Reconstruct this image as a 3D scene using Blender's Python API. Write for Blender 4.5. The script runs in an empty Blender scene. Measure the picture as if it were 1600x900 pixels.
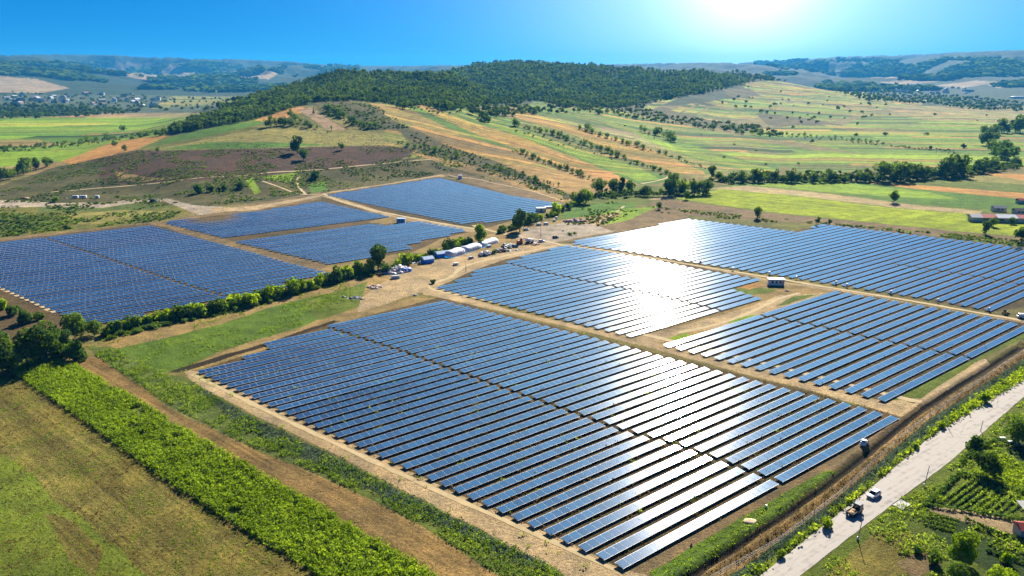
import bpy, math, random
import numpy as np
C = bpy.context.scene.collection
sc = bpy.context.scene
RNG = np.random.RandomState(7)
random.seed(7)

# ------------------------------------------------------------------ camera
FOC, YH, H = 1200.0, 114.0, 100.0
PITCH = math.atan((450 - YH) / FOC)
cam_d = bpy.data.cameras.new('camera')
cam = bpy.data.objects.new('camera', cam_d); C.objects.link(cam)
cam.location = (0, 0, H)
cam.rotation_euler = (math.pi / 2 - PITCH, 0, 0)
cam_d.sensor_width = 36.0
cam_d.lens = 36.0 * FOC / 1600.0
cam_d.clip_start = 1.0; cam_d.clip_end = 60000
sc.camera = cam

# ------------------------------------------------------------------ sky and sun
SUN_AZ, SUN_EL = math.radians(18.0), math.radians(31.0)      # azimuth clockwise from +Y
GLOW_AZ, GLOW_EL = math.radians(16.2), math.radians(6.5)
world = bpy.data.worlds.new("World"); sc.world = world
world.use_nodes = True
nt = world.node_tree; nt.nodes.clear()
wo = nt.nodes.new('ShaderNodeOutputWorld')
bg = nt.nodes.new('ShaderNodeBackground'); bg.inputs[1].default_value = 0.1
sky = nt.nodes.new('ShaderNodeTexSky'); sky.sky_type = 'NISHITA'; sky.sun_disc = False
sky.sun_elevation = SUN_EL; sky.sun_rotation = SUN_AZ
sky.altitude = 300; sky.air_density = 1.0; sky.dust_density = 0.4; sky.ozone_density = 3.0
hs = nt.nodes.new('ShaderNodeHueSaturation'); hs.inputs['Saturation'].default_value = 1.0; hs.inputs['Value'].default_value = 1.0
tint = nt.nodes.new('ShaderNodeMixRGB'); tint.blend_type = 'MULTIPLY'; tint.inputs[0].default_value = 1
tint.inputs[2].default_value = (0.0, 0.09, 0.27, 1); nt.links.new(sky.outputs[0], tint.inputs[1])
nt.links.new(tint.outputs[0], hs.inputs['Color'])
# hazy aureole low in the sky towards the sun
tc = nt.nodes.new('ShaderNodeTexCoord')
dot = nt.nodes.new('ShaderNodeVectorMath'); dot.operation = 'DOT_PRODUCT'
gd = (math.sin(GLOW_AZ) * math.cos(GLOW_EL), math.cos(GLOW_AZ) * math.cos(GLOW_EL), math.sin(GLOW_EL))
dot.inputs[1].default_value = gd
nt.links.new(tc.outputs['Generated'], dot.inputs[0])
def powr(src, e, k):
    mx = nt.nodes.new('ShaderNodeMath'); mx.operation = 'MAXIMUM'; mx.inputs[1].default_value = 0
    nt.links.new(src, mx.inputs[0])
    p = nt.nodes.new('ShaderNodeMath'); p.operation = 'POWER'; p.inputs[1].default_value = e
    nt.links.new(mx.outputs[0], p.inputs[0])
    m = nt.nodes.new('ShaderNodeMath'); m.operation = 'MULTIPLY'; m.inputs[1].default_value = k
    nt.links.new(p.outputs[0], m.inputs[0]); return m.outputs[0]
g1 = powr(dot.outputs['Value'], 340, 3.6)
g2 = powr(dot.outputs['Value'], 48, 2.2)
g3 = powr(dot.outputs['Value'], 14, .75)
a1 = nt.nodes.new('ShaderNodeMath'); a1.operation = 'ADD'; nt.links.new(g1, a1.inputs[0]); nt.links.new(g2, a1.inputs[1])
glow = nt.nodes.new('ShaderNodeMixRGB'); glow.blend_type = 'MULTIPLY'; glow.inputs[0].default_value = 1
glow.inputs[2].default_value = (1.0, 0.95, 0.88, 1); nt.links.new(a1.outputs[0], glow.inputs[1])
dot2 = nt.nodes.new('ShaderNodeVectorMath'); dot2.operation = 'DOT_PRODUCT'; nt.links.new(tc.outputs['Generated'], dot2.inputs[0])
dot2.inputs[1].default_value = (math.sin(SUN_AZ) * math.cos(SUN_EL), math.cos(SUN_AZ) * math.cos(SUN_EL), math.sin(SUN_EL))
g4 = powr(dot2.outputs['Value'], 14, 4.4)  # broad sky glow round the sun, added to lift panel reflections and ambient light
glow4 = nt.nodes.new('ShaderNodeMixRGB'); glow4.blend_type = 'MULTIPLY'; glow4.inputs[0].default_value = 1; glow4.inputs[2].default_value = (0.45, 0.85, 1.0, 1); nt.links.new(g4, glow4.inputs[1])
glow3 = nt.nodes.new('ShaderNodeMixRGB'); glow3.blend_type = 'MULTIPLY'; glow3.inputs[0].default_value = 1
glow3.inputs[2].default_value = (0.62, 0.92, 1.0, 1); nt.links.new(g3, glow3.inputs[1])
ad = nt.nodes.new('ShaderNodeMixRGB'); ad.blend_type = 'ADD'; ad.inputs[0].default_value = 1
nt.links.new(hs.outputs[0], ad.inputs[1]); nt.links.new(glow.outputs[0], ad.inputs[2])
ad2 = nt.nodes.new('ShaderNodeMixRGB'); ad2.blend_type = 'ADD'; ad2.inputs[0].default_value = 1
nt.links.new(ad.outputs[0], ad2.inputs[1]); nt.links.new(glow3.outputs[0], ad2.inputs[2])
sxyz = nt.nodes.new('ShaderNodeSeparateXYZ'); nt.links.new(tc.outputs['Generated'], sxyz.inputs[0])
iv = nt.nodes.new('ShaderNodeMath'); iv.operation = 'SUBTRACT'; iv.inputs[0].default_value = 1.0; nt.links.new(sxyz.outputs[2], iv.inputs[1])
hz = powr(iv.outputs[0], 7, 1.0)
hzc = nt.nodes.new('ShaderNodeMixRGB'); hzc.blend_type = 'MULTIPLY'; hzc.inputs[0].default_value = 1; hzc.inputs[2].default_value = (0.0, 0.60, 1.45, 1)
nt.links.new(hz, hzc.inputs[1])
ad3 = nt.nodes.new('ShaderNodeMixRGB'); ad3.blend_type = 'ADD'; ad3.inputs[0].default_value = 1
nt.links.new(ad2.outputs[0], ad3.inputs[1]); nt.links.new(hzc.outputs[0], ad3.inputs[2])
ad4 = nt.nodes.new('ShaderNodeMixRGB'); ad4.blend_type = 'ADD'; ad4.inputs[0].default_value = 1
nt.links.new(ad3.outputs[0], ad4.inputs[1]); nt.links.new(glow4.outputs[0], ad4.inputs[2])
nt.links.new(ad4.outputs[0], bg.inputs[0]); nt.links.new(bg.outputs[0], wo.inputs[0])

sd = bpy.data.lights.new('sun', 'SUN'); sd.energy = 5.0; sd.angle = math.radians(0.55); sd.color = (1.0, 0.92, 0.80)
so = bpy.data.objects.new('sun', sd); C.objects.link(so)
from mathutils import Vector
sdir = Vector((math.sin(SUN_AZ) * math.cos(SUN_EL), math.cos(SUN_AZ) * math.cos(SUN_EL), math.sin(SUN_EL)))
so.rotation_euler = sdir.to_track_quat('Z', 'Y').to_euler()
so.location = (200, 300, 400)
sc.view_settings.view_transform = 'Standard'; sc.view_settings.look = 'None'
sc.view_settings.gamma = 1.0; sc.view_settings.use_curve_mapping = False
sc.view_settings.exposure = 1.3
sc.cycles.max_bounces = 5; sc.cycles.diffuse_bounces = 2; sc.cycles.glossy_bounces = 2
sc.cycles.transmission_bounces = 3; sc.cycles.transparent_max_bounces = 6; sc.cycles.volume_bounces = 0
sc.cycles.use_adaptive_sampling = True; sc.cycles.adaptive_threshold = 0.02
sc.cycles.use_denoising = True
sc.cycles.sample_clamp_indirect = 4

# ------------------------------------------------------------------ helpers
def srgb(c):
    c = np.asarray(c, float) / 255.0
    return np.where(c <= 0.04045, c / 12.92, ((c + 0.055) / 1.055) ** 2.4)
ALB = 0.62                                  # picture value -> base colour under this light
def alb(c, k=ALB): return tuple(np.clip(srgb(c) * k, 0, 0.85))

def fwd(py):
    b = np.asarray(py, float) - 450
    return FOC * math.cos(PITCH) - b * math.sin(PITCH)
def slope(py):
    b = np.asarray(py, float) - 450
    return (FOC * math.sin(PITCH) + b * math.cos(PITCH)) / fwd(py)
def gp(px, py, z=0.0):
    """point of the plane at height z seen at photo pixel"""
    Y = (H - z) / slope(py)
    return np.array([(px - 800) / fwd(py) * Y, Y, z])
def proj(X, Y, Z):
    r = (H - Z) / Y                          # tan of depression
    cp, sp = math.cos(PITCH), math.sin(PITCH)
    b = FOC * (r * cp - sp) / (cp + r * sp)
    return 800 + X / Y * (FOC * cp - b * sp), 450 + b

def link(o, parent=None):
    C.objects.link(o)
    if parent is not None: o.parent = parent
    return o
def mesh_np(name, V, F, mats, parent=None, smooth=False, attrs=None, mi=None, loc=None, rotz=None):
    """V Nx3, F Mx4 or Mx3 int array, or list of faces"""
    me = bpy.data.meshes.new(name)
    V = np.asarray(V, np.float32)
    if isinstance(F, np.ndarray):
        k = F.shape[1]
        me.vertices.add(len(V)); me.vertices.foreach_set('co', V.ravel())
        me.loops.add(F.size); me.loops.foreach_set('vertex_index', F.ravel().astype(np.int32))
        me.polygons.add(len(F))
        me.polygons.foreach_set('loop_start', np.arange(0, F.size, k, dtype=np.int32))
        me.polygons.foreach_set('loop_total', np.full(len(F), k, np.int32))
    else:
        me.from_pydata([tuple(map(float, v)) for v in V], [], F)
    if not isinstance(mats, (list, tuple)): mats = [mats]
    for m in mats: me.materials.append(m)
    if mi is not None: me.polygons.foreach_set('material_index', np.asarray(mi, np.int32))
    for an, (typ, data) in (attrs or {}).items():
        a = me.attributes.new(an, typ, 'POINT')
        data = np.asarray(data, np.float32)
        if typ == 'FLOAT': a.data.foreach_set('value', data.ravel())
        elif typ == 'FLOAT_COLOR': a.data.foreach_set('color', data.ravel())
        else: a.data.foreach_set('vector', data.ravel())
    if smooth: me.polygons.foreach_set('use_smooth', np.ones(len(me.polygons), bool))
    me.update(calc_edges=True)
    o = bpy.data.objects.new(name, me)
    if loc is not None: o.location = loc
    if rotz is not None: o.rotation_euler = (0, 0, rotz)
    return link(o, parent)
def empty(name, loc, rotz=0.0):
    o = bpy.data.objects.new(name, None); o.empty_display_size = 1
    o.location = loc; o.rotation_euler = (0, 0, rotz); return link(o)
def tag(o, label=None, cat=None, group=None, kind=None):
    if label: o['label'] = label
    if cat: o['category'] = cat
    if group: o['group'] = group
    if kind: o['kind'] = kind
    return o
class MB:
    """collects boxes, prisms, tubes into one mesh"""
    def __init__(s): s.v = []; s.f = []; s.m = []
    def add(s, vs, fs, m=0):
        n = len(s.v); s.v += [tuple(map(float, v)) for v in vs]
        s.f += [tuple(n + i for i in f) for f in fs]; s.m += [m] * len(fs); return s
    def box(s, c, d, m=0, rz=0.0, taper=1.0, ty=None):
        x, y, z = c; a, b, h = d[0] / 2, d[1] / 2, d[2] / 2; ty = taper if ty is None else ty
        cs, sn = math.cos(rz), math.sin(rz); vs = []
        for zz, tx, tyy in ((-h, 1, 1), (h, taper, ty)):
            for sx, sy in ((-1, -1), (1, -1), (1, 1), (-1, 1)):
                px, py = sx * a * tx, sy * b * tyy
                vs.append((x + px * cs - py * sn, y + px * sn + py * cs, z + zz))
        return s.add(vs, [(3, 2, 1, 0), (4, 5, 6, 7), (0, 1, 5, 4), (1, 2, 6, 5), (2, 3, 7, 6), (3, 0, 4, 7)], m)
    def tube(s, p, q, r, r2=None, n=8, m=0, caps=True):
        p, q = Vector(p), Vector(q); r2 = r if r2 is None else r2
        d = (q - p).normalized(); a = d.orthogonal().normalized(); b = d.cross(a)
        vs = [tuple(p + (a * math.cos(t) + b * math.sin(t)) * r) for t in [2 * math.pi * i / n for i in range(n)]]
        vs += [tuple(q + (a * math.cos(t) + b * math.sin(t)) * r2) for t in [2 * math.pi * i / n for i in range(n)]]
        fs = [(i, (i + 1) % n, n + (i + 1) % n, n + i) for i in range(n)]
        if caps: fs += [tuple(range(n - 1, -1, -1)), tuple(range(n, 2 * n))]
        return s.add(vs, fs, m)
    def loft(s, rings, m=0, caps=True):
        n = len(rings[0]); vs = [v for r in rings for v in r]; fs = []
        for k in range(len(rings) - 1):
            fs += [(k * n + i, k * n + (i + 1) % n, (k + 1) * n + (i + 1) % n, (k + 1) * n + i) for i in range(n)]
        if caps: fs += [tuple(range(n - 1, -1, -1)), tuple(range((len(rings) - 1) * n, len(rings) * n))]
        return s.add(vs, fs, m)
    def blob(s, c, r, m=0, nu=10, nv=6, jit=0.12, zmin=-0.2):
        vs = []; fs = []
        for j in range(nv + 1):
            t = zmin * math.pi / 2 + (math.pi / 2 - zmin * math.pi / 2) * j / nv
            for i in range(nu):
                a = 2 * math.pi * i / nu; k = 1 + random.uniform(-jit, jit)
                vs.append((c[0] + r[0] * math.cos(t) * math.cos(a) * k, c[1] + r[1] * math.cos(t) * math.sin(a) * k, c[2] + r[2] * math.sin(t) * k))
        for j in range(nv):
            fs += [(j * nu + i, j * nu + (i + 1) % nu, (j + 1) * nu + (i + 1) % nu, (j + 1) * nu + i) for i in range(nu)]
        return s.add(vs, fs, m)
    def build(s, name, mats, parent=None, smooth=False, bevel=0.0, **k):
        o = mesh_np(name, np.array(s.v), s.f, mats, parent, smooth, mi=s.m, **k)
        if bevel:
            b = o.modifiers.new('bevel', 'BEVEL'); b.width = bevel; b.segments = 2; b.limit_method = 'ANGLE'
        return o

# ------------------------------------------------------------------ materials
MATS = {}
def simple(name, col, rough=0.7, metal=0.0, spec=0.4, var=0.15, scale=1.5, bump=0.0, bscale=20, emit=None, coord='Object', dirt=None):
    if name in MATS: return MATS[name]
    m = bpy.data.materials.new(name); m.use_nodes = True; n = m.node_tree; P = n.nodes['Principled BSDF']
    P.inputs['Roughness'].default_value = rough; P.inputs['Metallic'].default_value = metal
    P.inputs['Specular IOR Level'].default_value = spec
    t = n.nodes.new('ShaderNodeTexCoord'); no = n.nodes.new('ShaderNodeTexNoise')
    no.inputs['Scale'].default_value = scale; no.inputs['Detail'].default_value = 5
    n.links.new(t.outputs[coord], no.inputs['Vector'])
    r = n.nodes.new('ShaderNodeValToRGB'); r.color_ramp.elements[0].position = 0.3; r.color_ramp.elements[1].position = 0.7
    lo = [c * (1 - var) for c in col] if dirt is None else dirt; hi = [min(c * (1 + var), 0.9) for c in col]
    r.color_ramp.elements[0].color = (*lo, 1); r.color_ramp.elements[1].color = (*hi, 1)
    n.links.new(no.outputs['Fac'], r.inputs[0]); n.links.new(r.outputs[0], P.inputs['Base Color'])
    if bump:
        b = n.nodes.new('ShaderNodeBump'); b.inputs['Strength'].default_value = bump
        nb = n.nodes.new('ShaderNodeTexNoise'); nb.inputs['Scale'].default_value = bscale; nb.inputs['Detail'].default_value = 4
        n.links.new(t.outputs[coord], nb.inputs['Vector']); n.links.new(nb.outputs['Fac'], b.inputs['Height'])
        n.links.new(b.outputs[0], P.inputs['Normal'])
    MATS[name] = m; return m
def foliage(name, cd, cl, transl=0.35):
    """leaf material: dark/light leaf colours mixed by the mesh attribute 'tint' and by object"""
    m = bpy.data.materials.new(name); m.use_nodes = True; n = m.node_tree; n.nodes.clear()
    o = n.nodes.new('ShaderNodeOutputMaterial'); at = n.nodes.new('ShaderNodeAttribute'); at.attribute_name = 'tint'
    oi = n.nodes.new('ShaderNodeObjectInfo')
    ma = n.nodes.new('ShaderNodeMath'); ma.operation = 'MULTIPLY_ADD'; ma.inputs[1].default_value = 0.45; 
    n.links.new(oi.outputs['Random'], ma.inputs[0]); 
    sb = n.nodes.new('ShaderNodeMath'); sb.operation = 'SUBTRACT'; sb.inputs[1].default_value = 0.22
    n.links.new(at.outputs['Fac'], sb.inputs[0]); n.links.new(sb.outputs[0], ma.inputs[2])
    r = n.nodes.new('ShaderNodeValToRGB')
    r.color_ramp.elements[0].color = (*cd, 1); r.color_ramp.elements[1].color = (*cl, 1)
    n.links.new(ma.outputs[0], r.inputs[0])
    d = n.nodes.new('ShaderNodeBsdfDiffuse'); t = n.nodes.new('ShaderNodeBsdfTranslucent'); mx = n.nodes.new('ShaderNodeMixShader')
    mx.inputs[0].default_value = transl
    tm = n.nodes.new('ShaderNodeMixRGB'); tm.blend_type = 'MULTIPLY'; tm.inputs[0].default_value = 1; tm.inputs[2].default_value = (1.3, 1.35, 0.5, 1)
    n.links.new(r.outputs[0], d.inputs[0]); n.links.new(r.outputs[0], tm.inputs[1]); n.links.new(tm.outputs[0], t.inputs[0])
    n.links.new(d.outputs[0], mx.inputs[1]); n.links.new(t.outputs[0], mx.inputs[2]); n.links.new(mx.outputs[0], o.inputs[0])
    MATS[name] = m; return m
# ------------------------------------------------------------------ terrain
# section profiles (photo column at the horizon, then (picture row, distance) along it)
PROF = {
 -700: [(165, 2600), (150, 3500), (120, 5500), (108, 7500)],
 -300: [(165, 2600), (150, 3500), (118, 5000), (103, 7500)],
 0:    [(300, 668), (272, 800), (262, 860), (165, 2600), (146, 3500), (118, 5000), (102, 6500), (101, 9000)],
 100:  [(300, 668), (262, 790), (248, 860), (232, 1080), (165, 2600), (150, 3500), (124, 5000), (104, 6800), (100, 9500)],
 200:  [(300, 668), (240, 810), (232, 860), (218, 1010), (205, 1400), (165, 2600), (152, 3500), (134, 5000), (112, 7000), (101, 10000)],
 300:  [(300, 640), (240, 800), (224, 860), (204, 980), (193, 1080), (184, 1400), (168, 2500), (152, 3500), (136, 5500), (114, 7500), (104, 10500)],
 400:  [(305, 650), (238, 800), (205, 920), (186, 1030), (180, 1120), (152, 1500), (147, 1650), (158, 2300), (140, 5500), (112, 8500), (107, 11000)],
 470:  [(292, 700), (235, 830), (203, 950), (170, 1080), (167, 1150), (140, 1600), (129, 1750), (150, 2400), (138, 5500), (114, 9000), (110, 11500)],
 540:  [(285, 735), (232, 850), (202, 970), (160, 1120), (158, 1200), (128, 1600), (112, 1800), (130, 2300), (140, 5500), (115, 11500)],
 620:  [(280, 760), (226, 880), (203, 960), (168, 1130), (164, 1230), (130, 1620), (113, 1830), (125, 2300), (140, 5500), (115, 11500)],
 700:  [(278, 770), (225, 900), (170, 1150), (166, 1280), (132, 1650), (113, 1850), (135, 2150), (109, 2900), (125, 3600), (116, 11500)],
 760:  [(285, 720), (235, 880), (182, 1150), (176, 1300), (152, 1650), (138, 1950), (134, 2250), (98, 3000), (118, 3700), (116, 11500)],
 830:  [(295, 690), (245, 860), (190, 1150), (174, 1400), (155, 1750), (142, 2050), (97, 3000), (118, 3800), (116, 11500)],
 920:  [(300, 668), (258, 850), (205, 1150), (178, 1450), (165, 1700), (150, 2050), (102, 3000), (120, 3900), (116, 11500)],
 1000: [(296, 686), (262, 850), (222, 1080), (194, 1400), (172, 1750), (155, 2100), (107, 3000), (122, 3900), (114, 11500)],
 1080: [(290, 716), (255, 900), (225, 1120), (195, 1500), (165, 1950), (110, 2800), (121, 3600), (112, 11500)],
 1150: [(280, 762), (250, 930), (222, 1180), (190, 1650), (150, 2300), (124, 2900), (114, 3300), (125, 4200), (110, 11500)],
 1230: [(270, 814), (240, 1030), (215, 1300), (180, 1800), (150, 2400), (127, 3000), (132, 3700), (140, 4300), (112, 9000), (106, 12000)],
 1310: [(250, 923), (215, 1290), (185, 1750), (158, 2350), (140, 2900), (150, 3600), (140, 4600), (118, 7500), (103, 10500), (100, 12000)],
 1400: [(250, 923), (215, 1270), (185, 1750), (163, 2400), (153, 2900), (152, 3400), (138, 4600), (122, 6500), (105, 9000), (99, 11000)],
 1500: [(250, 923), (200, 1478), (182, 1800), (172, 2300), (160, 3000), (142, 4300), (118, 5800), (97, 7600), (96, 11000)],
 1600: [(250, 923), (200, 1478), (190, 1700), (180, 2100), (166, 2800), (150, 3800), (120, 5200), (93, 6800), (95, 11000)],
 1900: [(250, 923), (200, 1478), (175, 2300), (150, 3900), (115, 5500), (92, 7500), (96, 11000)],
 2300: [(250, 923), (200, 1478), (175, 2300), (150, 3900), (118, 5500), (98, 7500), (100, 11000)],
}
FH = float(fwd(150))
def rows_Y():
    ys = [58.0]
    while ys[-1] < 14500:
        y = ys[-1]
        d = y * y / (H * FOC) * 1.15
        d = min(max(d, .12), y * 0.0031 if y < 1500 else (y * 0.0045 if y < 3200 else y * 0.0075))
        ys.append(y + d)
    return np.array(ys)
YR = rows_Y()
ucol = np.concatenate([np.linspace(-1.05, -0.70, 40, endpoint=False), np.linspace(-0.70, 0.70, 1180), np.linspace(0.70, 1.05, 41)[1:]])
def vnoise(x, y, seed=0):
    r = np.random.RandomState(seed).rand(256, 256)
    xi = np.floor(x).astype(int); yi = np.floor(y).astype(int); fx = x - xi; fy = y - yi
    fx = fx * fx * (3 - 2 * fx); fy = fy * fy * (3 - 2 * fy)
    a = r[xi % 256, yi % 256]; b = r[(xi + 1) % 256, yi % 256]; c = r[xi % 256, (yi + 1) % 256]; d = r[(xi + 1) % 256, (yi + 1) % 256]
    return (a * (1 - fx) + b * fx) * (1 - fy) + (c * (1 - fx) + d * fx) * fy
def fbm(x, y, oct=5, seed=0):
    s = 0; a = 0.5
    for k in range(oct):
        s = s + a * vnoise(x * 2 ** k + 17 * k, y * 2 ** k + 31 * k, seed + k); a *= 0.5
    return s
def build_z():
    xs = sorted(PROF); cols = []
    for x in xs:
        Ys = [58.0, 500.0]; zs = [0.0, 0.0]
        for (py, Yd) in PROF[x]:
            z = H - Yd * float(slope(py))
            if abs(z) < 3 and Yd < 3000: z = 0.0
            Ys.append(Yd); zs.append(z)
        z = np.interp(YR, Ys, zs)
        # smooth along the section in log distance
        k = np.ones(13) / 13
        zp = np.pad(z, 6, mode='edge'); zs_ = np.convolve(zp, k, 'valid')
        zp = np.pad(zs_, 6, mode='edge'); zs_ = np.convolve(zp, k, 'valid')
        w = np.clip((YR - 680) / 150, 0, 1)
        cols.append(z * (1 - w) + zs_ * w)
    cols = np.array(cols); xu = (np.array(xs) - 800) / FH
    # Catmull-Rom style smooth interpolation across columns
    Z = np.zeros((len(ucol), len(YR)), np.float64)
    idx = np.clip(np.searchsorted(xu, ucol) - 1, 0, len(xu) - 2)
    t = np.clip((ucol - xu[idx]) / (xu[idx + 1] - xu[idx]), 0, 1)
    h = (xu[idx + 1] - xu[idx])[:, None]
    m = np.zeros_like(cols); m[1:-1] = (cols[2:] - cols[:-2]) / (xu[2:] - xu[:-2])[:, None]
    s1 = (cols[1:] - cols[:-1]) / (xu[1:] - xu[:-1])[:, None]          # limit overshoot
    lim = 2.0 * np.minimum(np.abs(s1[1:]), np.abs(s1[:-1])); sg = np.sign(s1[1:]) * (np.sign(s1[1:]) == np.sign(s1[:-1]))
    m[1:-1] = sg * np.minimum(np.abs(m[1:-1]), lim)
    t = t[:, None]; t2, t3 = t * t, t * t * t
    Z = (2 * t3 - 3 * t2 + 1) * cols[idx] + (t3 - 2 * t2 + t) * h * m[idx] + (-2 * t3 + 3 * t2) * cols[idx + 1] + (t3 - t2) * h * m[idx + 1]
    U, Y = np.meshgrid(ucol, YR, indexing='ij'); X = U * Y
    far = np.clip((Y - 3500) / 3500, 0, 1)
    ridg = 1 - np.abs(2 * fbm(X / 1500, Y / 1500, 6, 3) - 1) * 1.6
    Z += far * (ridg - 0.6) * 270 * np.clip(Y / 9000, 0, 1.1)
    mid = np.clip((Y - 1250) / 400, 0, 1) * np.clip(Z / 50, 0, 1) * (1 - far)
    Z += mid * (fbm(X / 240, Y / 240, 4, 9) - 0.5) * 30
    near = np.clip((Y - 780) / 200, 0, 1) * (1 - mid) * np.clip(Z / 20, 0, 1)
    Z += near * (fbm(X / 90, Y / 90, 4, 5) - 0.47) * 5
    # the road ditch is a shallow real trench; small undulation elsewhere stays off the plain
    return U, Y, X, Z
U_, Y_, X_, Z_ = build_z()
# shallow ditch along the road
DITCH = np.array([gp(*p)[:2] for p in [(1040, 917), (1080, 897), (1178, 836), (1289, 760), (1400, 672), (1444, 637), (1600, 539), (1760, 440)]])
def dist_line(X, Y, P):
    best = np.full(X.shape, 1e9)
    for a, b in zip(P[:-1], P[1:]):
        d = b - a; L = d.dot(d); t = np.clip(((X - a[0]) * d[0] + (Y - a[1]) * d[1]) / L, 0, 1)
        best = np.minimum(best, np.hypot(X - a[0] - t * d[0], Y - a[1] - t * d[1]))
    return best
jn = int(np.searchsorted(YR, 420))
dd = dist_line(X_[:, :jn], Y_[:, :jn], DITCH)
Z_[:, :jn] -= 1.1 * np.exp(-(dd / 0.9) ** 2)
Z_[:, :jn] += 0.35 * np.exp(-((dd - 2.2) / 0.8) ** 2)

def zat(X, Y):
    X = np.atleast_1d(np.asarray(X, float)); Y = np.atleast_1d(np.asarray(Y, float))
    u = np.clip(X / Y, ucol[0], ucol[-1]); i = np.clip(np.searchsorted(ucol, u) - 1, 0, len(ucol) - 2)
    j = np.clip(np.searchsorted(YR, Y) - 1, 0, len(YR) - 2)
    fu = (u - ucol[i]) / (ucol[i + 1] - ucol[i]); fy = np.clip((Y - YR[j]) / (YR[j + 1] - YR[j]), 0, 1)
    return (Z_[i, j] * (1 - fu) + Z_[i + 1, j] * fu) * (1 - fy) + (Z_[i, j + 1] * (1 - fu) + Z_[i + 1, j + 1] * fu) * fy
def hit(px, py):
    """first terrain point seen at each photo pixel (n x 3)"""
    px = np.atleast_1d(np.asarray(px, float)); py = np.atleast_1d(np.asarray(py, float)); out = np.full((len(px), 3), np.nan)
    for k in range(len(px)):
        u = (px[k] - 800) / float(fwd(py[k])); q = float(slope(py[k]))
        i = int(np.clip(np.searchsorted(ucol, u) - 1, 0, len(ucol) - 2)); f = (u - ucol[i]) / (ucol[i + 1] - ucol[i])
        z = Z_[i] * (1 - f) + Z_[i + 1] * f
        g = (H - q * YR) - z
        w = np.nonzero(g <= 0)[0]
        if not len(w): continue
        j = w[0]
        if j == 0: Y = H / q; out[k] = (u * Y, Y, 0); continue
        t = g[j - 1] / (g[j - 1] - g[j]); Y = YR[j - 1] + t * (YR[j] - YR[j - 1])
        out[k] = (u * Y, Y, z[j - 1] * (1 - t) + z[j] * t)
    return out

# ------------------------------------------------------------------ land cover painted on the terrain
# name: (picture colour, mottling, stripe strength, second colour)
K = {
 'base':   ((150, 140, 78), .35, 0), 'dry':   ((178, 152, 96), .15, .2), 'sand':  ((205, 180, 135), .03, .1),
 'green':  ((98, 142, 38), .10, .3), 'lime':  ((146, 180, 38), .02, .5), 'bright': ((165, 185, 22), .02, .55),
 'olive':  ((135, 135, 60), .35, .25), 'ygrass': ((165, 158, 82), .15, .2), 'orange': ((214, 160, 84), .02, .35),
 'stubble': ((188, 154, 88), .05, .7), 'pink': ((186, 158, 122), .02, .3), 'burnt': ((104, 78, 58), .3, .15),
 'scrub':  ((112, 106, 62), .5, .1), 'wood':  ((40, 60, 32), .9, 0), 'earth': ((150, 128, 90), .15, .3),
 'meadow': ((104, 134, 40), .15, .3), 'dull':  ((140, 130, 62), .08, .85), 'weed':  ((112, 128, 56), .25, .1),
 'lawn': ((132, 148, 48), .12, .3),
 'mtn':    ((70, 92, 58), .8, 0), 'mtnpale': ((196, 172, 132), .3, 0), 'panelground': ((118, 98, 66), .35, .1),
 'gravel': ((196, 182, 158), .0, .0), 'brownstrip': ((160, 132, 80), .06, .9), 'ditch': ((62, 50, 34), .2, 0), 'verge': ((120, 138, 44), .25, .2),
 'garden': ((70, 92, 38), .35, .5), 'bluegrass': ((84, 104, 84), .5, .1), 'town': ((110, 124, 96), .8, 0), 'haytan': ((200, 180, 128), .02, .3),
}
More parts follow.
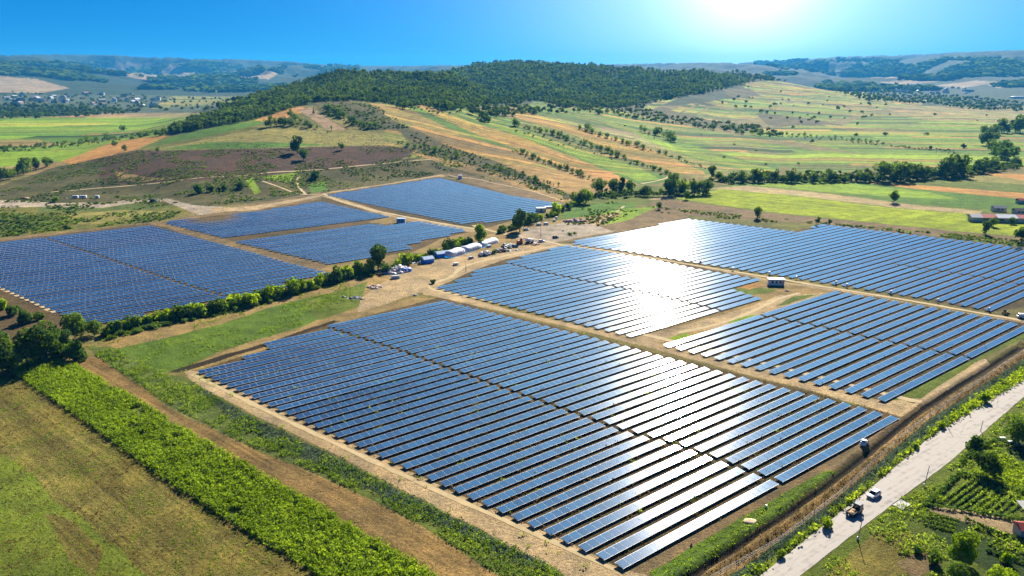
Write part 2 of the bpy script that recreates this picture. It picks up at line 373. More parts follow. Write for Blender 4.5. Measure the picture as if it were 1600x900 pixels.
PAINT = [
 # far left valley and mountains
 ('mtn', [(-900, 80), (2600, 80), (2600, 165), (-900, 165)]),
 ('mtnpale', [(100, 98), (250, 99), (340, 108), (440, 112), (420, 124), (330, 120), (250, 130), (190, 118), (120, 108)]),
 ('mtnpale', [(0, 118), (60, 124), (110, 138), (60, 146), (-200, 140), (-200, 112)]),
 ('mtnpale', [(1300, 120), (1380, 112), (1440, 116), (1400, 122)]), ('mtnpale', [(1460, 134), (1520, 126), (1570, 128), (1500, 138)]), ('mtnpale', [(1370, 128), (1440, 124), (1470, 128), (1400, 132)]), ('mtnpale', [(1540, 132), (1700, 124), (1700, 130), (1560, 138)]),
 ('town', [(-900, 142), (420, 150), (420, 178), (-900, 186)]),
 ('ygrass', [(270, 150), (400, 152), (400, 160), (300, 166), (235, 170)]),
 ('wood', [(-400, 165), (60, 168), (140, 168), (150, 178), (60, 184), (-400, 190)]),
 ('lime', [(-900, 183), (270, 182), (330, 186), (340, 230), (-900, 262)]),
 ('pink', [(80, 184), (150, 177), (345, 176), (330, 184), (200, 184)]),
 ('green', [(-900, 203), (200, 203), (260, 205), (190, 222), (-900, 224)]),
 ('lime', [(-900, 185), (180, 185), (270, 188), (250, 196), (-900, 200)]),
 ('dry', [(-900, 218), (60, 218), (95, 226), (40, 232), (-900, 236)]),
 ('lime', [(-900, 238), (60, 229), (178, 219), (210, 214), (120, 250), (20, 260), (-900, 268)]),
 ('orange', [(85, 256), (130, 240), (175, 222), (215, 216), (270, 210), (248, 218), (215, 233), (150, 250), (95, 262)]),
 ('dry', [(0, 262), (90, 252), (110, 256), (60, 272), (0, 275)]),
 # the knoll
 ('olive', [(215, 234), (262, 213), (330, 196), (400, 184), (440, 176), (540, 155), (620, 162), (760, 240), (640, 300), (200, 300)]),
 ('green', [(228, 232), (268, 214), (335, 198), (412, 184), (425, 190), (330, 212), (262, 224)]),
 ('ygrass', [(236, 234), (300, 222), (400, 202), (505, 200), (565, 204), (640, 216), (652, 226), (500, 229), (400, 232)]),
 ('green', [(250, 233), (330, 222), (420, 222), (520, 226), (400, 232)]),
 ('orange', [(398, 188), (440, 173), (472, 166), (480, 172), (430, 192)]),
 ('pink', [(466, 172), (486, 167), (500, 178), (542, 203), (512, 203)]),
 ('scrub', [(492, 160), (520, 155), (580, 163), (640, 200), (600, 203), (545, 203), (500, 178)]),
 ('ygrass', [(500, 178), (530, 176), (570, 200), (548, 203)]),
 ('burnt', [(90, 262), (150, 248), (215, 234), (250, 236), (400, 232), (600, 227), (650, 233), (640, 245), (560, 262), (420, 274), (280, 284), (150, 290), (80, 292)]),
 ('scrub', [(-900, 310), (0, 290), (90, 260), (140, 252), (170, 258), (150, 270), (170, 288), (280, 284), (420, 274), (560, 262), (640, 246), (700, 250), (760, 285), (690, 276), (520, 304), (330, 324), (-900, 330)]),
 ('dry', [(180, 268), (240, 278), (300, 276), (230, 284), (185, 282)]),
 ('lime', [(383, 282), (394, 277), (408, 300), (398, 304)]), ('lime', [(402, 277), (465, 269), (452, 285), (422, 281)]),
 ('green', [(480, 288), (508, 284), (512, 298), (488, 302)]),
 ('burnt', [(260, 236), (420, 232), (560, 236), (480, 256), (330, 262), (255, 250)]),
 # left flats
 ('olive', [(-900, 330), (0, 318), (230, 315), (300, 326), (262, 346), (100, 362), (-900, 470)]),
 ('weed', [(60, 322), (200, 316), (280, 324), (180, 330), (60, 332)]),
 ('ygrass', [(100, 334), (200, 328), (262, 330), (200, 344), (140, 352), (100, 346)]),
 ('verge', [(-100, 340), (40, 334), (100, 350), (20, 362), (-100, 372)]),
 ('earth', [(-900, 462), (0, 372), (150, 357), (262, 345), (352, 326), (500, 300), (509, 306), (355, 372), (520, 428), (470, 412), (240, 349), (0, 379), (-900, 480)]),
 ('gravel', [(-900, 320), (-60, 312), (40, 313), (90, 317), (160, 317), (225, 310), (262, 310), (300, 320), (352, 324), (350, 331), (310, 336), (296, 330), (258, 315), (225, 315), (160, 325), (60, 323), (-60, 326), (-900, 345)]),
 ('sand', [(330, 326), (400, 321), (470, 310), (520, 299), (600, 288), (690, 272), (700, 275), (600, 292), (520, 303), (400, 328), (330, 332)]),
 ('panelground', [(-500, 470), (0, 377), (233, 349), (524, 427), (450, 452), (145, 512), (-500, 700)]),
 ('panelground', [(250, 348), (400, 329), (500, 312), (509, 303), (686, 276), (882, 318), (800, 345), (740, 362), (650, 392), (512, 414), (360, 378)]),
 ('earth', [(238, 350), (256, 347), (364, 377), (512, 414), (560, 426), (522, 432), (400, 398)]),
 ('sand', [(500, 306), (520, 306), (620, 338), (740, 356), (760, 362), (725, 362), (610, 340)]),
 ('dry', [(575, 347), (610, 338), (656, 344), (600, 350)]),
 ('dry', [(650, 392), (690, 373), (738, 362), (800, 345), (842, 328), (880, 320), (850, 334), (800, 352), (760, 366), (700, 380), (560, 424), (512, 436), (470, 440), (512, 416)]),
 ('earth', [(690, 271), (720, 270), (800, 288), (882, 316), (878, 320), (800, 305)]),
 # slopes on the right: stripes from the crest down to the plain
 ('stubble', [(575, 161), (640, 166), (700, 192), (780, 220), (860, 248), (985, 288), (905, 312), (880, 316), (800, 288), (740, 262), (700, 240), (650, 205), (610, 185)]),
 ('scrub', [(620, 200), (655, 205), (700, 228), (770, 250), (870, 296), (905, 308), (880, 312), (800, 283), (720, 262), (660, 240), (640, 225)]),
 ('dry', [(640, 240), (700, 248), (790, 272), (880, 306), (880, 312), (800, 283), (720, 266)]),
 ('green', [(632, 166), (650, 166), (700, 190), (790, 222), (860, 246), (850, 252), (760, 222), (700, 200)]),
 ('orange', [(645, 164), (668, 165), (740, 192), (820, 216), (900, 246), (1002, 287), (980, 291), (900, 266), (820, 238), (740, 208)]),
 ('green', [(668, 165), (720, 168), (800, 186), (900, 218), (1000, 250), (1062, 276), (1050, 284), (1000, 289), (900, 247), (800, 209), (740, 192)]),
 ('lime', [(720, 178), (800, 200), (900, 232), (1000, 262), (1030, 280), (1000, 284), (900, 244), (800, 208)]),
 ('olive', [(800, 182), (900, 214), (1000, 246), (1080, 276), (1060, 282), (1000, 262), (900, 230), (800, 194)]),
 ('orange', [(800, 168), (812, 171), (880, 192), (960, 214), (1040, 240), (1108, 264), (1100, 272), (1060, 270), (980, 246), (900, 212), (800, 182)]),
 ('green', [(812, 171), (838, 157), (900, 172), (1000, 196), (1100, 220), (1220, 262), (1180, 290), (1105, 284), (1100, 268), (1000, 226), (900, 198)]),
 ('ygrass', [(850, 180), (900, 190), (1000, 212), (1060, 240), (1120, 258), (1200, 275), (1130, 282), (1108, 268), (1000, 226), (900, 199)]),
 ('lime', [(940, 190), (1000, 204), (1060, 232), (1160, 252), (1220, 266), (1200, 272), (1120, 254), (1050, 236), (980, 206)]),
 ('pink', [(930, 196), (985, 206), (1040, 232), (1010, 226), (950, 210)]),
 ('green', [(840, 156), (900, 160), (1000, 180), (1080, 198), (1200, 222), (1300, 240), (1400, 250), (1320, 268), (1200, 258), (1100, 220), (960, 188), (880, 170)]),
 ('ygrass', [(1000, 192), (1080, 204), (1180, 226), (1260, 244), (1220, 256), (1120, 230), (1040, 206)]),
 ('scrub', [(960, 170), (1060, 190), (1160, 206), (1240, 214), (1180, 200), (1060, 172), (1000, 160)]),
 ('pink', [(1004, 170), (1030, 155), (1048, 150), (1062, 152), (1040, 162), (1012, 175)]),
 ('orange', [(1048, 172), (1080, 161), (1090, 162), (1062, 176)]), ('haytan', [(1066, 176), (1094, 163), (1108, 166), (1082, 180)]),
 ('pink', [(1084, 181), (1112, 167), (1158, 176), (1190, 182), (1150, 190), (1110, 188)]),
 ('pink', [(966, 166), (975, 161), (990, 162), (985, 168)]),
 ('ygrass', [(1100, 160), (1170, 152), (1160, 130), (1250, 128), (1330, 142), (1420, 160), (1300, 190), (1180, 180)]),
 ('green', [(1180, 150), (1240, 142), (1320, 150), (1340, 162), (1240, 160)]), ('lime', [(1220, 172), (1300, 168), (1400, 166), (1350, 176), (1260, 180)]),
 ('dry', [(1160, 130), (1200, 126), (1276, 132), (1270, 140), (1200, 136)]),
 ('lime', [(1110, 158), (1160, 152), (1230, 160), (1200, 168), (1130, 166)]), ('orange', [(1200, 140), (1250, 136), (1290, 146), (1240, 150)]), ('green', [(1150, 168), (1210, 172), (1300, 184), (1240, 186), (1170, 178)]), ('haytan', [(1180, 158), (1240, 156), (1270, 164), (1220, 166)]), ('stubble', [(1290, 158), (1340, 158), (1380, 172), (1320, 172)]), ('scrub', [(1130, 140), (1170, 138), (1190, 150), (1140, 152)]),
 ('haytan', [(1308, 138), (1332, 138), (1358, 142), (1352, 148), (1312, 144)]),
 ('scrub', [(1180, 176), (1260, 184), (1340, 200), (1280, 206), (1200, 196)]),
 ('lime', [(1160, 206), (1240, 196), (1320, 198), (1410, 200), (1600, 222), (2600, 240), (2600, 300), (1600, 262), (1500, 258), (1400, 250), (1300, 232)]),
 ('green', [(1360, 176), (1500, 188), (1680, 200), (2600, 220), (2600, 240), (1600, 218), (1400, 208), (1300, 204)]),
 ('pink', [(1370, 155), (1400, 162), (1500, 170), (1600, 174), (2600, 190), (2600, 216), (1600, 198), (1520, 194), (1450, 188), (1405, 180)]),
 ('orange', [(1395, 156), (1450, 156), (1440, 164), (1400, 162)]),
 ('stubble', [(1280, 194), (1360, 200), (1440, 206), (1430, 210), (1330, 206)]),
 ('green', [(1100, 214), (1200, 210), (1330, 216), (1440, 224), (1530, 232), (1500, 240), (1380, 230), (1240, 222)]),
 ('lime', [(1180, 232), (1300, 236), (1420, 250), (1520, 262), (1480, 268), (1360, 262), (1250, 246)]),
 ('ygrass', [(1220, 254), (1320, 258), (1400, 258), (1380, 262), (1300, 272), (1250, 270)]),
 ('ygrass', [(1100, 272), (1180, 276), (1280, 280), (1250, 284), (1100, 284)]),
 # flat fields right
 ('verge', [(905, 312), (985, 290), (1100, 292), (1140, 288), (1500, 280), (2600, 300), (2600, 460), (1600, 388), (1289, 352), (1075, 343), (960, 362), (880, 376), (860, 352), (880, 330)]),
 ('green', [(1136, 290), (1190, 284), (1300, 282), (1600, 306), (2600, 380), (2600, 420), (1600, 332), (1530, 326), (1420, 318), (1290, 300)]),
 ('orange', [(1330, 284), (1450, 290), (1600, 302), (2600, 350), (2600, 375), (1600, 311), (1480, 300)]),
 ('ygrass', [(1440, 272), (1520, 270), (2600, 300), (2600, 330), (1600, 288), (1500, 282)]), ('orange', [(1520, 270), (1600, 272), (2600, 300), (2600, 312), (1600, 282)]),
 ('lime', [(1168, 288), (1300, 284), (1450, 300), (1500, 312), (1400, 308), (1260, 298)]),
 ('haytan', [(1100, 294), (1170, 290), (1290, 302), (1420, 319), (1535, 330), (1530, 335), (1400, 325), (1240, 305)]),
 ('bright', [(1056, 310), (1128, 295), (1240, 306), (1400, 326), (1530, 335), (1580, 345), (2600, 430), (2600, 490), (1580, 368), (1480, 360), (1400, 351), (1200, 331)]),
 ('earth', [(1020, 314), (1056, 312), (1200, 332), (1400, 352), (1584, 370), (2600, 490), (2600, 500), (1600, 380), (1400, 364), (1230, 350), (1000, 330)]),
 ('sand', [(1010, 312), (1040, 306), (1060, 308), (1040, 313)]),
 ('olive', [(1010, 332), (1200, 346), (1290, 350), (1600, 386), (2600, 510), (2600, 540), (1600, 392), (1289, 354), (1240, 362), (1080, 343), (960, 362), (950, 340)]),
 ('earth', [(1000, 320), (1040, 326), (1075, 338), (1076, 342), (885, 380), (880, 372), (930, 356), (975, 332)]),
 ('green', [(905, 322), (960, 315), (1000, 318), (975, 332), (930, 352), (890, 350), (880, 335)]),
 ('lime', [(925, 335), (985, 325), (1030, 322), (980, 345), (940, 352)]),
 # compound, tracks, panel grounds
 ('dry', [(470, 470), (520, 440), (580, 424), (700, 380), (760, 366), (830, 350), (900, 340), (975, 332), (930, 358), (880, 378), (780, 410), (735, 425), (690, 445), (620, 470), (540, 498), (470, 520)]),
 ('sand', [(560, 470), (600, 440), (660, 412), (700, 402), (790, 386), (870, 380), (940, 384), (884, 384), (787, 408), (735, 425), (715, 445), (690, 446), (620, 468), (560, 490)]),
 ('gravel', [(800, 372), (830, 356), (880, 348), (925, 350), (960, 362), (900, 372), (850, 382)]),
 ('sand', [(885, 384), (900, 380), (1000, 398), (1110, 418), (1200, 436), (1310, 452), (1440, 476), (1600, 503), (1760, 530), (1760, 545), (1600, 512), (1440, 484), (1300, 458), (1186, 438), (1090, 424), (1000, 406)]),
 ('panelground', [(884, 379), (1075, 341), (1242, 361), (1289, 350), (1600, 386), (1900, 430), (1547, 488), (1340, 450), (1090, 412)]),
 ('panelground', [(683, 450), (733, 425), (787, 406), (884, 383), (1000, 400), (1186, 435), (1141, 452), (1192, 466), (985, 527)]),
 ('dry', [(985, 528), (1192, 468), (1141, 451), (1186, 436), (1306, 455), (1210, 484), (1187, 492), (1041, 540), (1000, 530)]),
 ('sand', [(990, 528), (1080, 505), (1170, 480), (1215, 462), (1290, 458), (1200, 488), (1130, 510), (1060, 522), (1035, 536)]),
 ('verge', [(1212, 478), (1240, 462), (1280, 460), (1230, 475)]), ('verge', [(1140, 452), (1170, 448), (1215, 452), (1200, 458), (1165, 462)]),
 ('orange', [(1146, 448), (1180, 440), (1195, 446), (1170, 452)]),
 ('lime', [(1120, 505), (1160, 494), (1188, 492), (1150, 504)]), ('lime', [(1040, 530), (1070, 520), (1080, 524), (1055, 534)]),
 ('panelground', [(1041, 541), (1187, 492), (1307, 454), (1440, 477), (1612, 508), (1520, 562), (1384, 628)]),
 ('panelground', [(976, 892), (303, 580), (420, 545), (408, 538), (503, 510), (686, 465), (820, 498), (1078, 565), (1249, 608), (1410, 652)]),
 ('sand', [(655, 452), (670, 446), (690, 450), (700, 456), (810, 488), (925, 512), (1078, 548), (1210, 580), (1384, 628), (1440, 622), (1470, 600), (1520, 565), (1540, 560), (1550, 572), (1500, 606), (1430, 650), (1410, 652), (1324, 627), (1249, 606), (1164, 584), (1078, 560), (925, 520), (800, 490), (690, 466), (662, 460)]),
 ('dry', [(500, 508), (560, 488), (640, 466), (686, 465), (503, 512), (410, 540), (418, 546), (304, 578), (285, 575), (400, 530)]),
 ('verge', [(1384, 628), (1520, 562), (1600, 512), (1700, 470), (1700, 500), (1600, 528), (1530, 562), (1440, 622)]),
 ('earth', [(970, 892), (1404, 655), (1440, 630), (1444, 637), (1350, 705), (1200, 808), (1060, 880), (1020, 900), (970, 905)]),
 ('meadow', [(1015, 895), (1120, 832), (1190, 790), (1290, 735), (1310, 735), (1200, 815), (1080, 895), (1020, 925)]),
 ('ditch', [(1060, 905), (1178, 834), (1289, 758), (1400, 668), (1444, 633), (1600, 537), (1760, 440), (1760, 450), (1600, 546), (1446, 643), (1400, 680), (1290, 768), (1180, 842), (1080, 910)]),
 ('brownstrip', [(1080, 910), (1180, 842), (1290, 768), (1400, 680), (1446, 643), (1600, 546), (1760, 450), (1760, 460), (1600, 560), (1460, 650), (1410, 690), (1310, 778), (1200, 858), (1120, 915)]),
 ('bluegrass', [(1120, 915), (1200, 858), (1310, 778), (1410, 690), (1460, 650), (1600, 560), (1760, 460), (1760, 468), (1600, 572), (1470, 658), (1400, 716), (1320, 784), (1220, 858), (1150, 912)]),
 ('verge', [(1150, 912), (1220, 858), (1320, 784), (1400, 716), (1470, 658), (1600, 572), (1760, 468), (1760, 490), (1600, 596), (1500, 655), (1444, 691), (1356, 767), (1187, 900), (1170, 920)]),
 # right of the road
 ('verge', [(1249, 900), (1400, 784), (1489, 718), (1600, 618), (1800, 470), (2000, 500), (2000, 1100), (1249, 1000)]),
 ('garden', [(1450, 800), (1520, 750), (1600, 690), (1800, 600), (1800, 800), (1600, 800), (1510, 790), (1450, 790)]),
 ('garden', [(1440, 815), (1490, 800), (1600, 840), (1800, 880), (1800, 1000), (1560, 900), (1480, 850)]),
 ('bright', [(1500, 740), (1560, 722), (1800, 760), (1800, 800), (1600, 770), (1520, 750)]),
 ('sand', [(1440, 789), (1500, 796), (1585, 812), (1800, 850), (1800, 870), (1590, 836), (1530, 820), (1460, 803)]),
 ('dry', [(1560, 762), (1600, 773), (1800, 800), (1800, 808), (1600, 779), (1562, 767)]),
 ('dull', [(1280, 905), (1370, 830), (1420, 830), (1470, 870), (1440, 905)]), ('earth', [(1400, 880), (1440, 860), (1470, 880), (1430, 905)]),
 # near left
 ('dry', [(150, 524), (260, 496), (400, 468), (540, 440), (600, 430), (560, 470), (530, 468), (346, 506), (250, 530), (180, 545)]),
 ('meadow', [(178, 546), (250, 530), (346, 506), (430, 478), (530, 455), (560, 470), (480, 508), (347, 547), (275, 580), (252, 584), (200, 560)]),
 ('verge', [(470, 474), (540, 450), (575, 440), (560, 480), (500, 500)]),
 ('dull', [(-900, 520), (0, 580), (9, 582), (133, 662), (267, 760), (498, 902), (520, 960), (-900, 960)]),
 ('lawn', [(-400, 640), (0, 702), (26, 722), (60, 748), (84, 782), (128, 806), (150, 832), (190, 858), (212, 884), (240, 910), (200, 960), (-400, 960)]),
 ('dull', [(0, 690), (60, 726), (130, 790), (200, 850), (255, 912), (246, 912), (190, 852), (120, 796), (52, 738), (0, 706)]), ('dull', [(70, 800), (110, 812), (160, 860), (150, 905), (110, 880)]),
 ('verge', [(9, 578), (67, 553), (111, 566), (222, 629), (355, 709), (489, 784), (600, 851), (690, 902), (800, 960), (520, 960), (498, 900), (267, 756), (133, 660)]),
 ('brownstrip', [(100, 560), (150, 557), (205, 592), (267, 640), (400, 704), (500, 745), (600, 791), (700, 849), (795, 910), (840, 960), (760, 960), (690, 904), (600, 853), (489, 786), (355, 711), (222, 631)]),
 ('weed', [(135, 540), (178, 543), (252, 584), (290, 590), (400, 655), (500, 702), (600, 753), (722, 815), (870, 890), (940, 960), (840, 960), (795, 908), (700, 847), (600, 789), (500, 743), (400, 702), (267, 636), (150, 556)]),
 ('bluegrass', [(300, 600), (400, 655), (500, 702), (600, 753), (722, 815), (850, 880), (820, 885), (700, 825), (580, 765), (480, 718), (380, 668)]),
 ('sand', [(285, 578), (310, 580), (330, 592), (500, 670), (700, 765), (860, 835), (976, 890), (1030, 905), (1000, 960), (950, 960), (870, 890), (722, 813), (600, 750), (500, 698), (400, 650), (300, 596)]),
 ('ditch', [(262, 583), (280, 575), (420, 535), (520, 500), (530, 502), (425, 539), (285, 581)]),
]
def inpoly(px, py, poly):
    c = np.zeros(px.shape, bool); n = len(poly)
    for i in range(n):
        x1, y1 = poly[i]; x2, y2 = poly[(i + 1) % n]
        if y1 == y2: continue
        c ^= ((y1 > py) != (y2 > py)) & (px < (x2 - x1) * (py - y1) / (y2 - y1) + x1)
    return c
def paint():
    PX, PY = proj(X_, Y_, Z_)
    ang = -(H - Z_) / Y_
    run = np.maximum.accumulate(ang, axis=1)
    hidden = ang < run - 0.004
    jn_ = np.clip(60 / (Y_ / 100 + 6), 0, 4)
    qx = PX + (vnoise(X_ / 7, Y_ / 7, 41) - .5) * 2.2 * np.clip(200 / Y_, .35, 1.3) * 1.8
    qy = PY + (vnoise(X_ / 7, Y_ / 7, 42) - .5) * 1.6 * np.clip(200 / Y_, .3, 1.3) * 1.5
    names = list(K); cls = np.zeros(PX.shape, np.int16)
    fx, fy = qx.ravel(), qy.ravel(); cf = cls.ravel()
    order = np.argsort(fy, kind='stable'); sy = fy[order]
    for nm, poly in PAINT:
        ys = [p[1] for p in poly]; xs = [p[0] for p in poly]
        a, b = np.searchsorted(sy, [min(ys), max(ys)]); idx = order[a:b]
        idx = idx[(fx[idx] >= min(xs)) & (fx[idx] <= max(xs))]
        if not len(idx): continue
        m = inpoly(fx[idx], fy[idx], poly); cf[idx[m]] = names.index(nm)
    cls = cf.reshape(PX.shape)
    for (x0, x1, y0, y1, base) in ((300, 760, 90, 200, 0),):
        pass
    # the wooded ridges
    wood = inpoly(PX, PY, WOODPOLY)
    cls[wood] = names.index('wood')
    cls[hidden & (Y_ < 1300)] = names.index('olive'); cls[hidden & (Y_ >= 1300) & (Y_ < 3600)] = names.index('wood')
    cls[hidden & (Y_ >= 3600)] = names.index('mtn')
    cls[Y_ > 4300] = np.where(np.isin(cls[Y_ > 4300], [names.index('mtnpale')]), cls[Y_ > 4300], names.index('mtn'))
    col = np.array([alb(K[n][0]) for n in names]); mo = np.array([K[n][1] for n in names]); sa = np.array([K[n][2] for n in names])
    return cls, col, mo, sa, names, PX, PY
WOODPOLY = [(255, 212), (300, 186), (345, 170), (400, 148), (450, 132), (500, 118), (560, 105), (620, 106), (680, 107), (720, 100), (760, 92), (820, 93), (900, 96), (1000, 100), (1100, 106), (1165, 112), (1185, 122), (1160, 130), (1120, 140), (1060, 150), (1010, 160), (960, 168), (880, 166), (840, 156), (790, 160), (745, 165), (700, 172), (660, 164), (630, 168), (600, 160), (545, 156), (500, 156), (465, 164), (430, 176), (400, 184), (340, 198), (300, 206), (270, 212)]
CLS, COLT, MOT, SAT, KN, PXG, PYG = paint()

def ground_material():
    m = bpy.data.materials.new('ground_cover'); m.use_nodes = True; n = m.node_tree; P = n.nodes['Principled BSDF']
    P.inputs['Roughness'].default_value = 0.95; P.inputs['Specular IOR Level'].default_value = 0.08
    L = n.links.new
    a = n.nodes.new('ShaderNodeAttribute'); a.attribute_name = 'cover'
    st = n.nodes.new('ShaderNodeAttribute'); st.attribute_name = 'furrow'
    mt = n.nodes.new('ShaderNodeAttribute'); mt.attribute_name = 'mottle'
    tc = n.nodes.new('ShaderNodeTexCoord')
    def noise(scale, det, rough=0.6, src=None, dist=0.0):
        x = n.nodes.new('ShaderNodeTexNoise'); x.inputs['Scale'].default_value = scale; x.inputs['Detail'].default_value = det
        x.inputs['Roughness'].default_value = rough; x.inputs['Distortion'].default_value = dist
        L(src or tc.outputs['Object'], x.inputs['Vector']); return x.outputs['Fac']
    def rng(src, a0, a1, b0, b1):
        x = n.nodes.new('ShaderNodeMapRange'); x.inputs[1].default_value = a0; x.inputs[2].default_value = a1
        x.inputs[3].default_value = b0; x.inputs[4].default_value = b1; L(src, x.inputs[0]); return x.outputs[0]
    def mth(op, p, q):
        x = n.nodes.new('ShaderNodeMath'); x.operation = op
        for i, v in enumerate((p, q)):
            if isinstance(v, (int, float)): x.inputs[i].default_value = v
            else: L(v, x.inputs[i])
        return x.outputs[0]
    f1 = rng(noise(0.011, 3), .3, .7, .8, 1.2)
    f2 = rng(noise(0.09, 9, .8), .36, .64, .6, 1.4)
    f3 = rng(noise(1.1, 6, .8), .34, .66, .55, 1.45)
    sx = n.nodes.new('ShaderNodeSeparateXYZ'); L(st.outputs['Vector'], sx.inputs[0])
    cb = n.nodes.new('ShaderNodeCombineXYZ'); L(sx.outputs[0], cb.inputs[0]); L(mth('MULTIPLY', sx.outputs[1], 0.03), cb.inputs[1])
    fu = rng(noise(0.55, 5, .7, cb.outputs[0]), .3, .7, -1, 1)
    fu2 = rng(noise(0.12, 4, .6, cb.outputs[0]), .35, .65, -1, 1)
    fu = mth('ADD', mth('MULTIPLY', fu, .7), mth('MULTIPLY', fu2, .6))
    fs = mth('MULTIPLY_ADD', fu, mth('MULTIPLY', sx.outputs[2], .6)); n.nodes[-1].inputs[2].default_value = 1.0
    k = mth('MULTIPLY', mth('MULTIPLY', f1, f2), mth('MULTIPLY', f3, fs))
    mc = n.nodes.new('ShaderNodeVectorMath'); mc.operation = 'SCALE'; L(a.outputs['Color'], mc.inputs[0]); L(k, mc.inputs['Scale'])
    # hue wander between drier and greener
    hu = n.nodes.new('ShaderNodeMixRGB'); hu.blend_type = 'MULTIPLY'; L(rng(noise(0.045, 6, .7), .42, .66, 0, .75), hu.inputs[0])
    L(mc.outputs[0], hu.inputs[1]); hu.inputs[2].default_value = (1.12, 1.0, .84, 1)
    # scattered darker vegetation
    spots = rng(noise(0.16, 8, .78, dist=.6), .5, .58, 0, 1); spf = rng(noise(0.018, 9, .7), .46, .56, 0, 1)
    sel = mth('MULTIPLY', mth('MAXIMUM', mth('MULTIPLY', spots, .75), spf), mt.outputs['Fac'])
    mg = n.nodes.new('ShaderNodeMixRGB'); L(sel, mg.inputs[0]); L(hu.outputs[0], mg.inputs[1])
    mg.inputs[2].default_value = (*alb((58, 74, 34)), 1)
    L(mg.outputs[0], P.inputs['Base Color'])
    b = n.nodes.new('ShaderNodeBump'); b.inputs['Strength'].default_value = 0.7; b.inputs['Distance'].default_value = 0.6
    L(mth('ADD', mth('MULTIPLY', f3, 1.0), mth('MULTIPLY', fs, .6)), b.inputs['Height']); L(b.outputs[0], P.inputs['Normal'])
    return m
GM = ground_material()
ROWAZ = math.radians(52.0)
E1 = np.array([math.sin(ROWAZ), math.cos(ROWAZ)]); E2 = np.array([math.sin(ROWAZ + math.pi / 2), math.cos(ROWAZ + math.pi / 2)])
def build_ground():
    nu, ny = U_.shape
    V = np.stack([X_, Y_, Z_], -1).reshape(-1, 3)
    i = np.arange(nu - 1)[:, None] * ny; j = np.arange(ny - 1)[None, :]
    a = (i + j).ravel(); F = np.stack([a, a + ny, a + ny + 1, a + 1], 1)
    cov = np.ones((nu * ny, 4), np.float32); cov[:, :3] = COLT[CLS.ravel()]
    # narrow parcels: neighbouring strips of each field carry different crops
    Xp, Yp = V[:, 0], V[:, 1]; pxs, pys = PXG.ravel(), PYG.ravel(); cl = CLS.ravel()
    fieldc = np.isin(cl, [KN.index(k) for k in ('green', 'lime', 'ygrass', 'orange', 'stubble', 'olive', 'haytan', 'pink', 'dry')])
    reg = fieldc & (pxs > 600) & (pys < 300) & (Yp > 800)
    pal = np.array([alb(c) for c in ((146, 186, 30), (88, 134, 32), (190, 172, 70), (214, 164, 80), (112, 150, 38), (166, 196, 36), (66, 100, 34), (150, 176, 44))])
    slopeside = pys > 158 + (pxs - 840) * .284
    for sel, azd, wd, mixk in ((reg & slopeside, 128, 13, .45), (reg & ~slopeside, 100, 26, .8), (fieldc & (pxs < 400) & (pys < 262) & (Yp > 1000), 88, 60, .4)):
        a_ = math.radians(azd); s_ = Xp[sel] * math.cos(a_) - Yp[sel] * math.sin(a_)
        s_ = s_ + 14 * fbm(Xp[sel] / 160, Yp[sel] / 160, 2, 61); t_ = Xp[sel] * math.sin(a_) + Yp[sel] * math.cos(a_)
        w_ = wd * (.7 + .6 * vnoise(s_ / 90, s_ * 0, 5)); q_ = s_ / wd + 1.2 * vnoise(s_ / 40, s_ * 0, 8); sid = np.floor(q_).astype(int); fr_ = q_ - sid
        tid = np.floor(t_ / 420 + (sid * 7919 % 13) / 13).astype(int)
        hsh = (sid * 73856093 ^ tid * 19349663) & 1023
        c_ = cov[sel, :3]; k_ = mixk * (.4 + .9 * ((hsh % 97) / 97))[:, None]
        c_ = c_ * (1 - k_) + pal[hsh % 8] * k_; c_ = c_ * (.74 + .52 * ((hsh % 61) / 61))[:, None]
        edge = (fr_ < (.16 if wd < 20 else .2))[:, None] & ((hsh % 5) < 3)[:, None]
        c_ = np.where(edge, c_ * .34, c_); cov[sel, :3] = c_
    # furrow direction by region: field edges near left run along az -50; right slopes run their own way
    X, Y = V[:, 0], V[:, 1]; px = PXG.ravel(); py = PYG.ravel()
    az = np.where((py > 520) & (px < 1000), math.radians(-49), np.where(py > 330, math.radians(52), np.where(py < 158 + (px - 840) * .284, math.radians(100), math.radians(128))))
    az = np.where((px < 560) & (py < 330), math.radians(85), az)
    s = X * np.cos(az) - Y * np.sin(az); t = X * np.sin(az) + Y * np.cos(az)
    fr = np.stack([s, t, SAT[CLS.ravel()]], 1)
    o = mesh_np('ground', V, F, GM, smooth=True, attrs={'cover': ('FLOAT_COLOR', cov), 'furrow': ('FLOAT_VECTOR', fr), 'mottle': ('FLOAT', MOT[CLS.ravel()])})
    tag(o, kind='structure')
    # the same plain behind and beside the camera
    R = 15500.0; c = alb(K['base'][0])
    e = 1.05 * 58
    vs = [(-R, -4000, 0), (R, -4000, 0), (R, 58, 0), (e, 58, 0), (-e, 58, 0), (-R, 58, 0)]
    vs += [(1.05 * 14000, 14000, 0), (-1.05 * 14000, 14000, 0), (R * 1.05, 14000, 0), (-R * 1.05, 14000, 0)]
    o = mesh_np('meadow', np.array(vs), [(0, 1, 2, 3, 4, 5), (3, 2, 8, 6), (5, 4, 7, 9)], GM,
                attrs={'cover': ('FLOAT_COLOR', [[*c, 1]] * 10), 'furrow': ('FLOAT_VECTOR', [[0, 0, 0]] * 10), 'mottle': ('FLOAT', [.4] * 10)})
    tag(o, kind='structure')
build_ground()
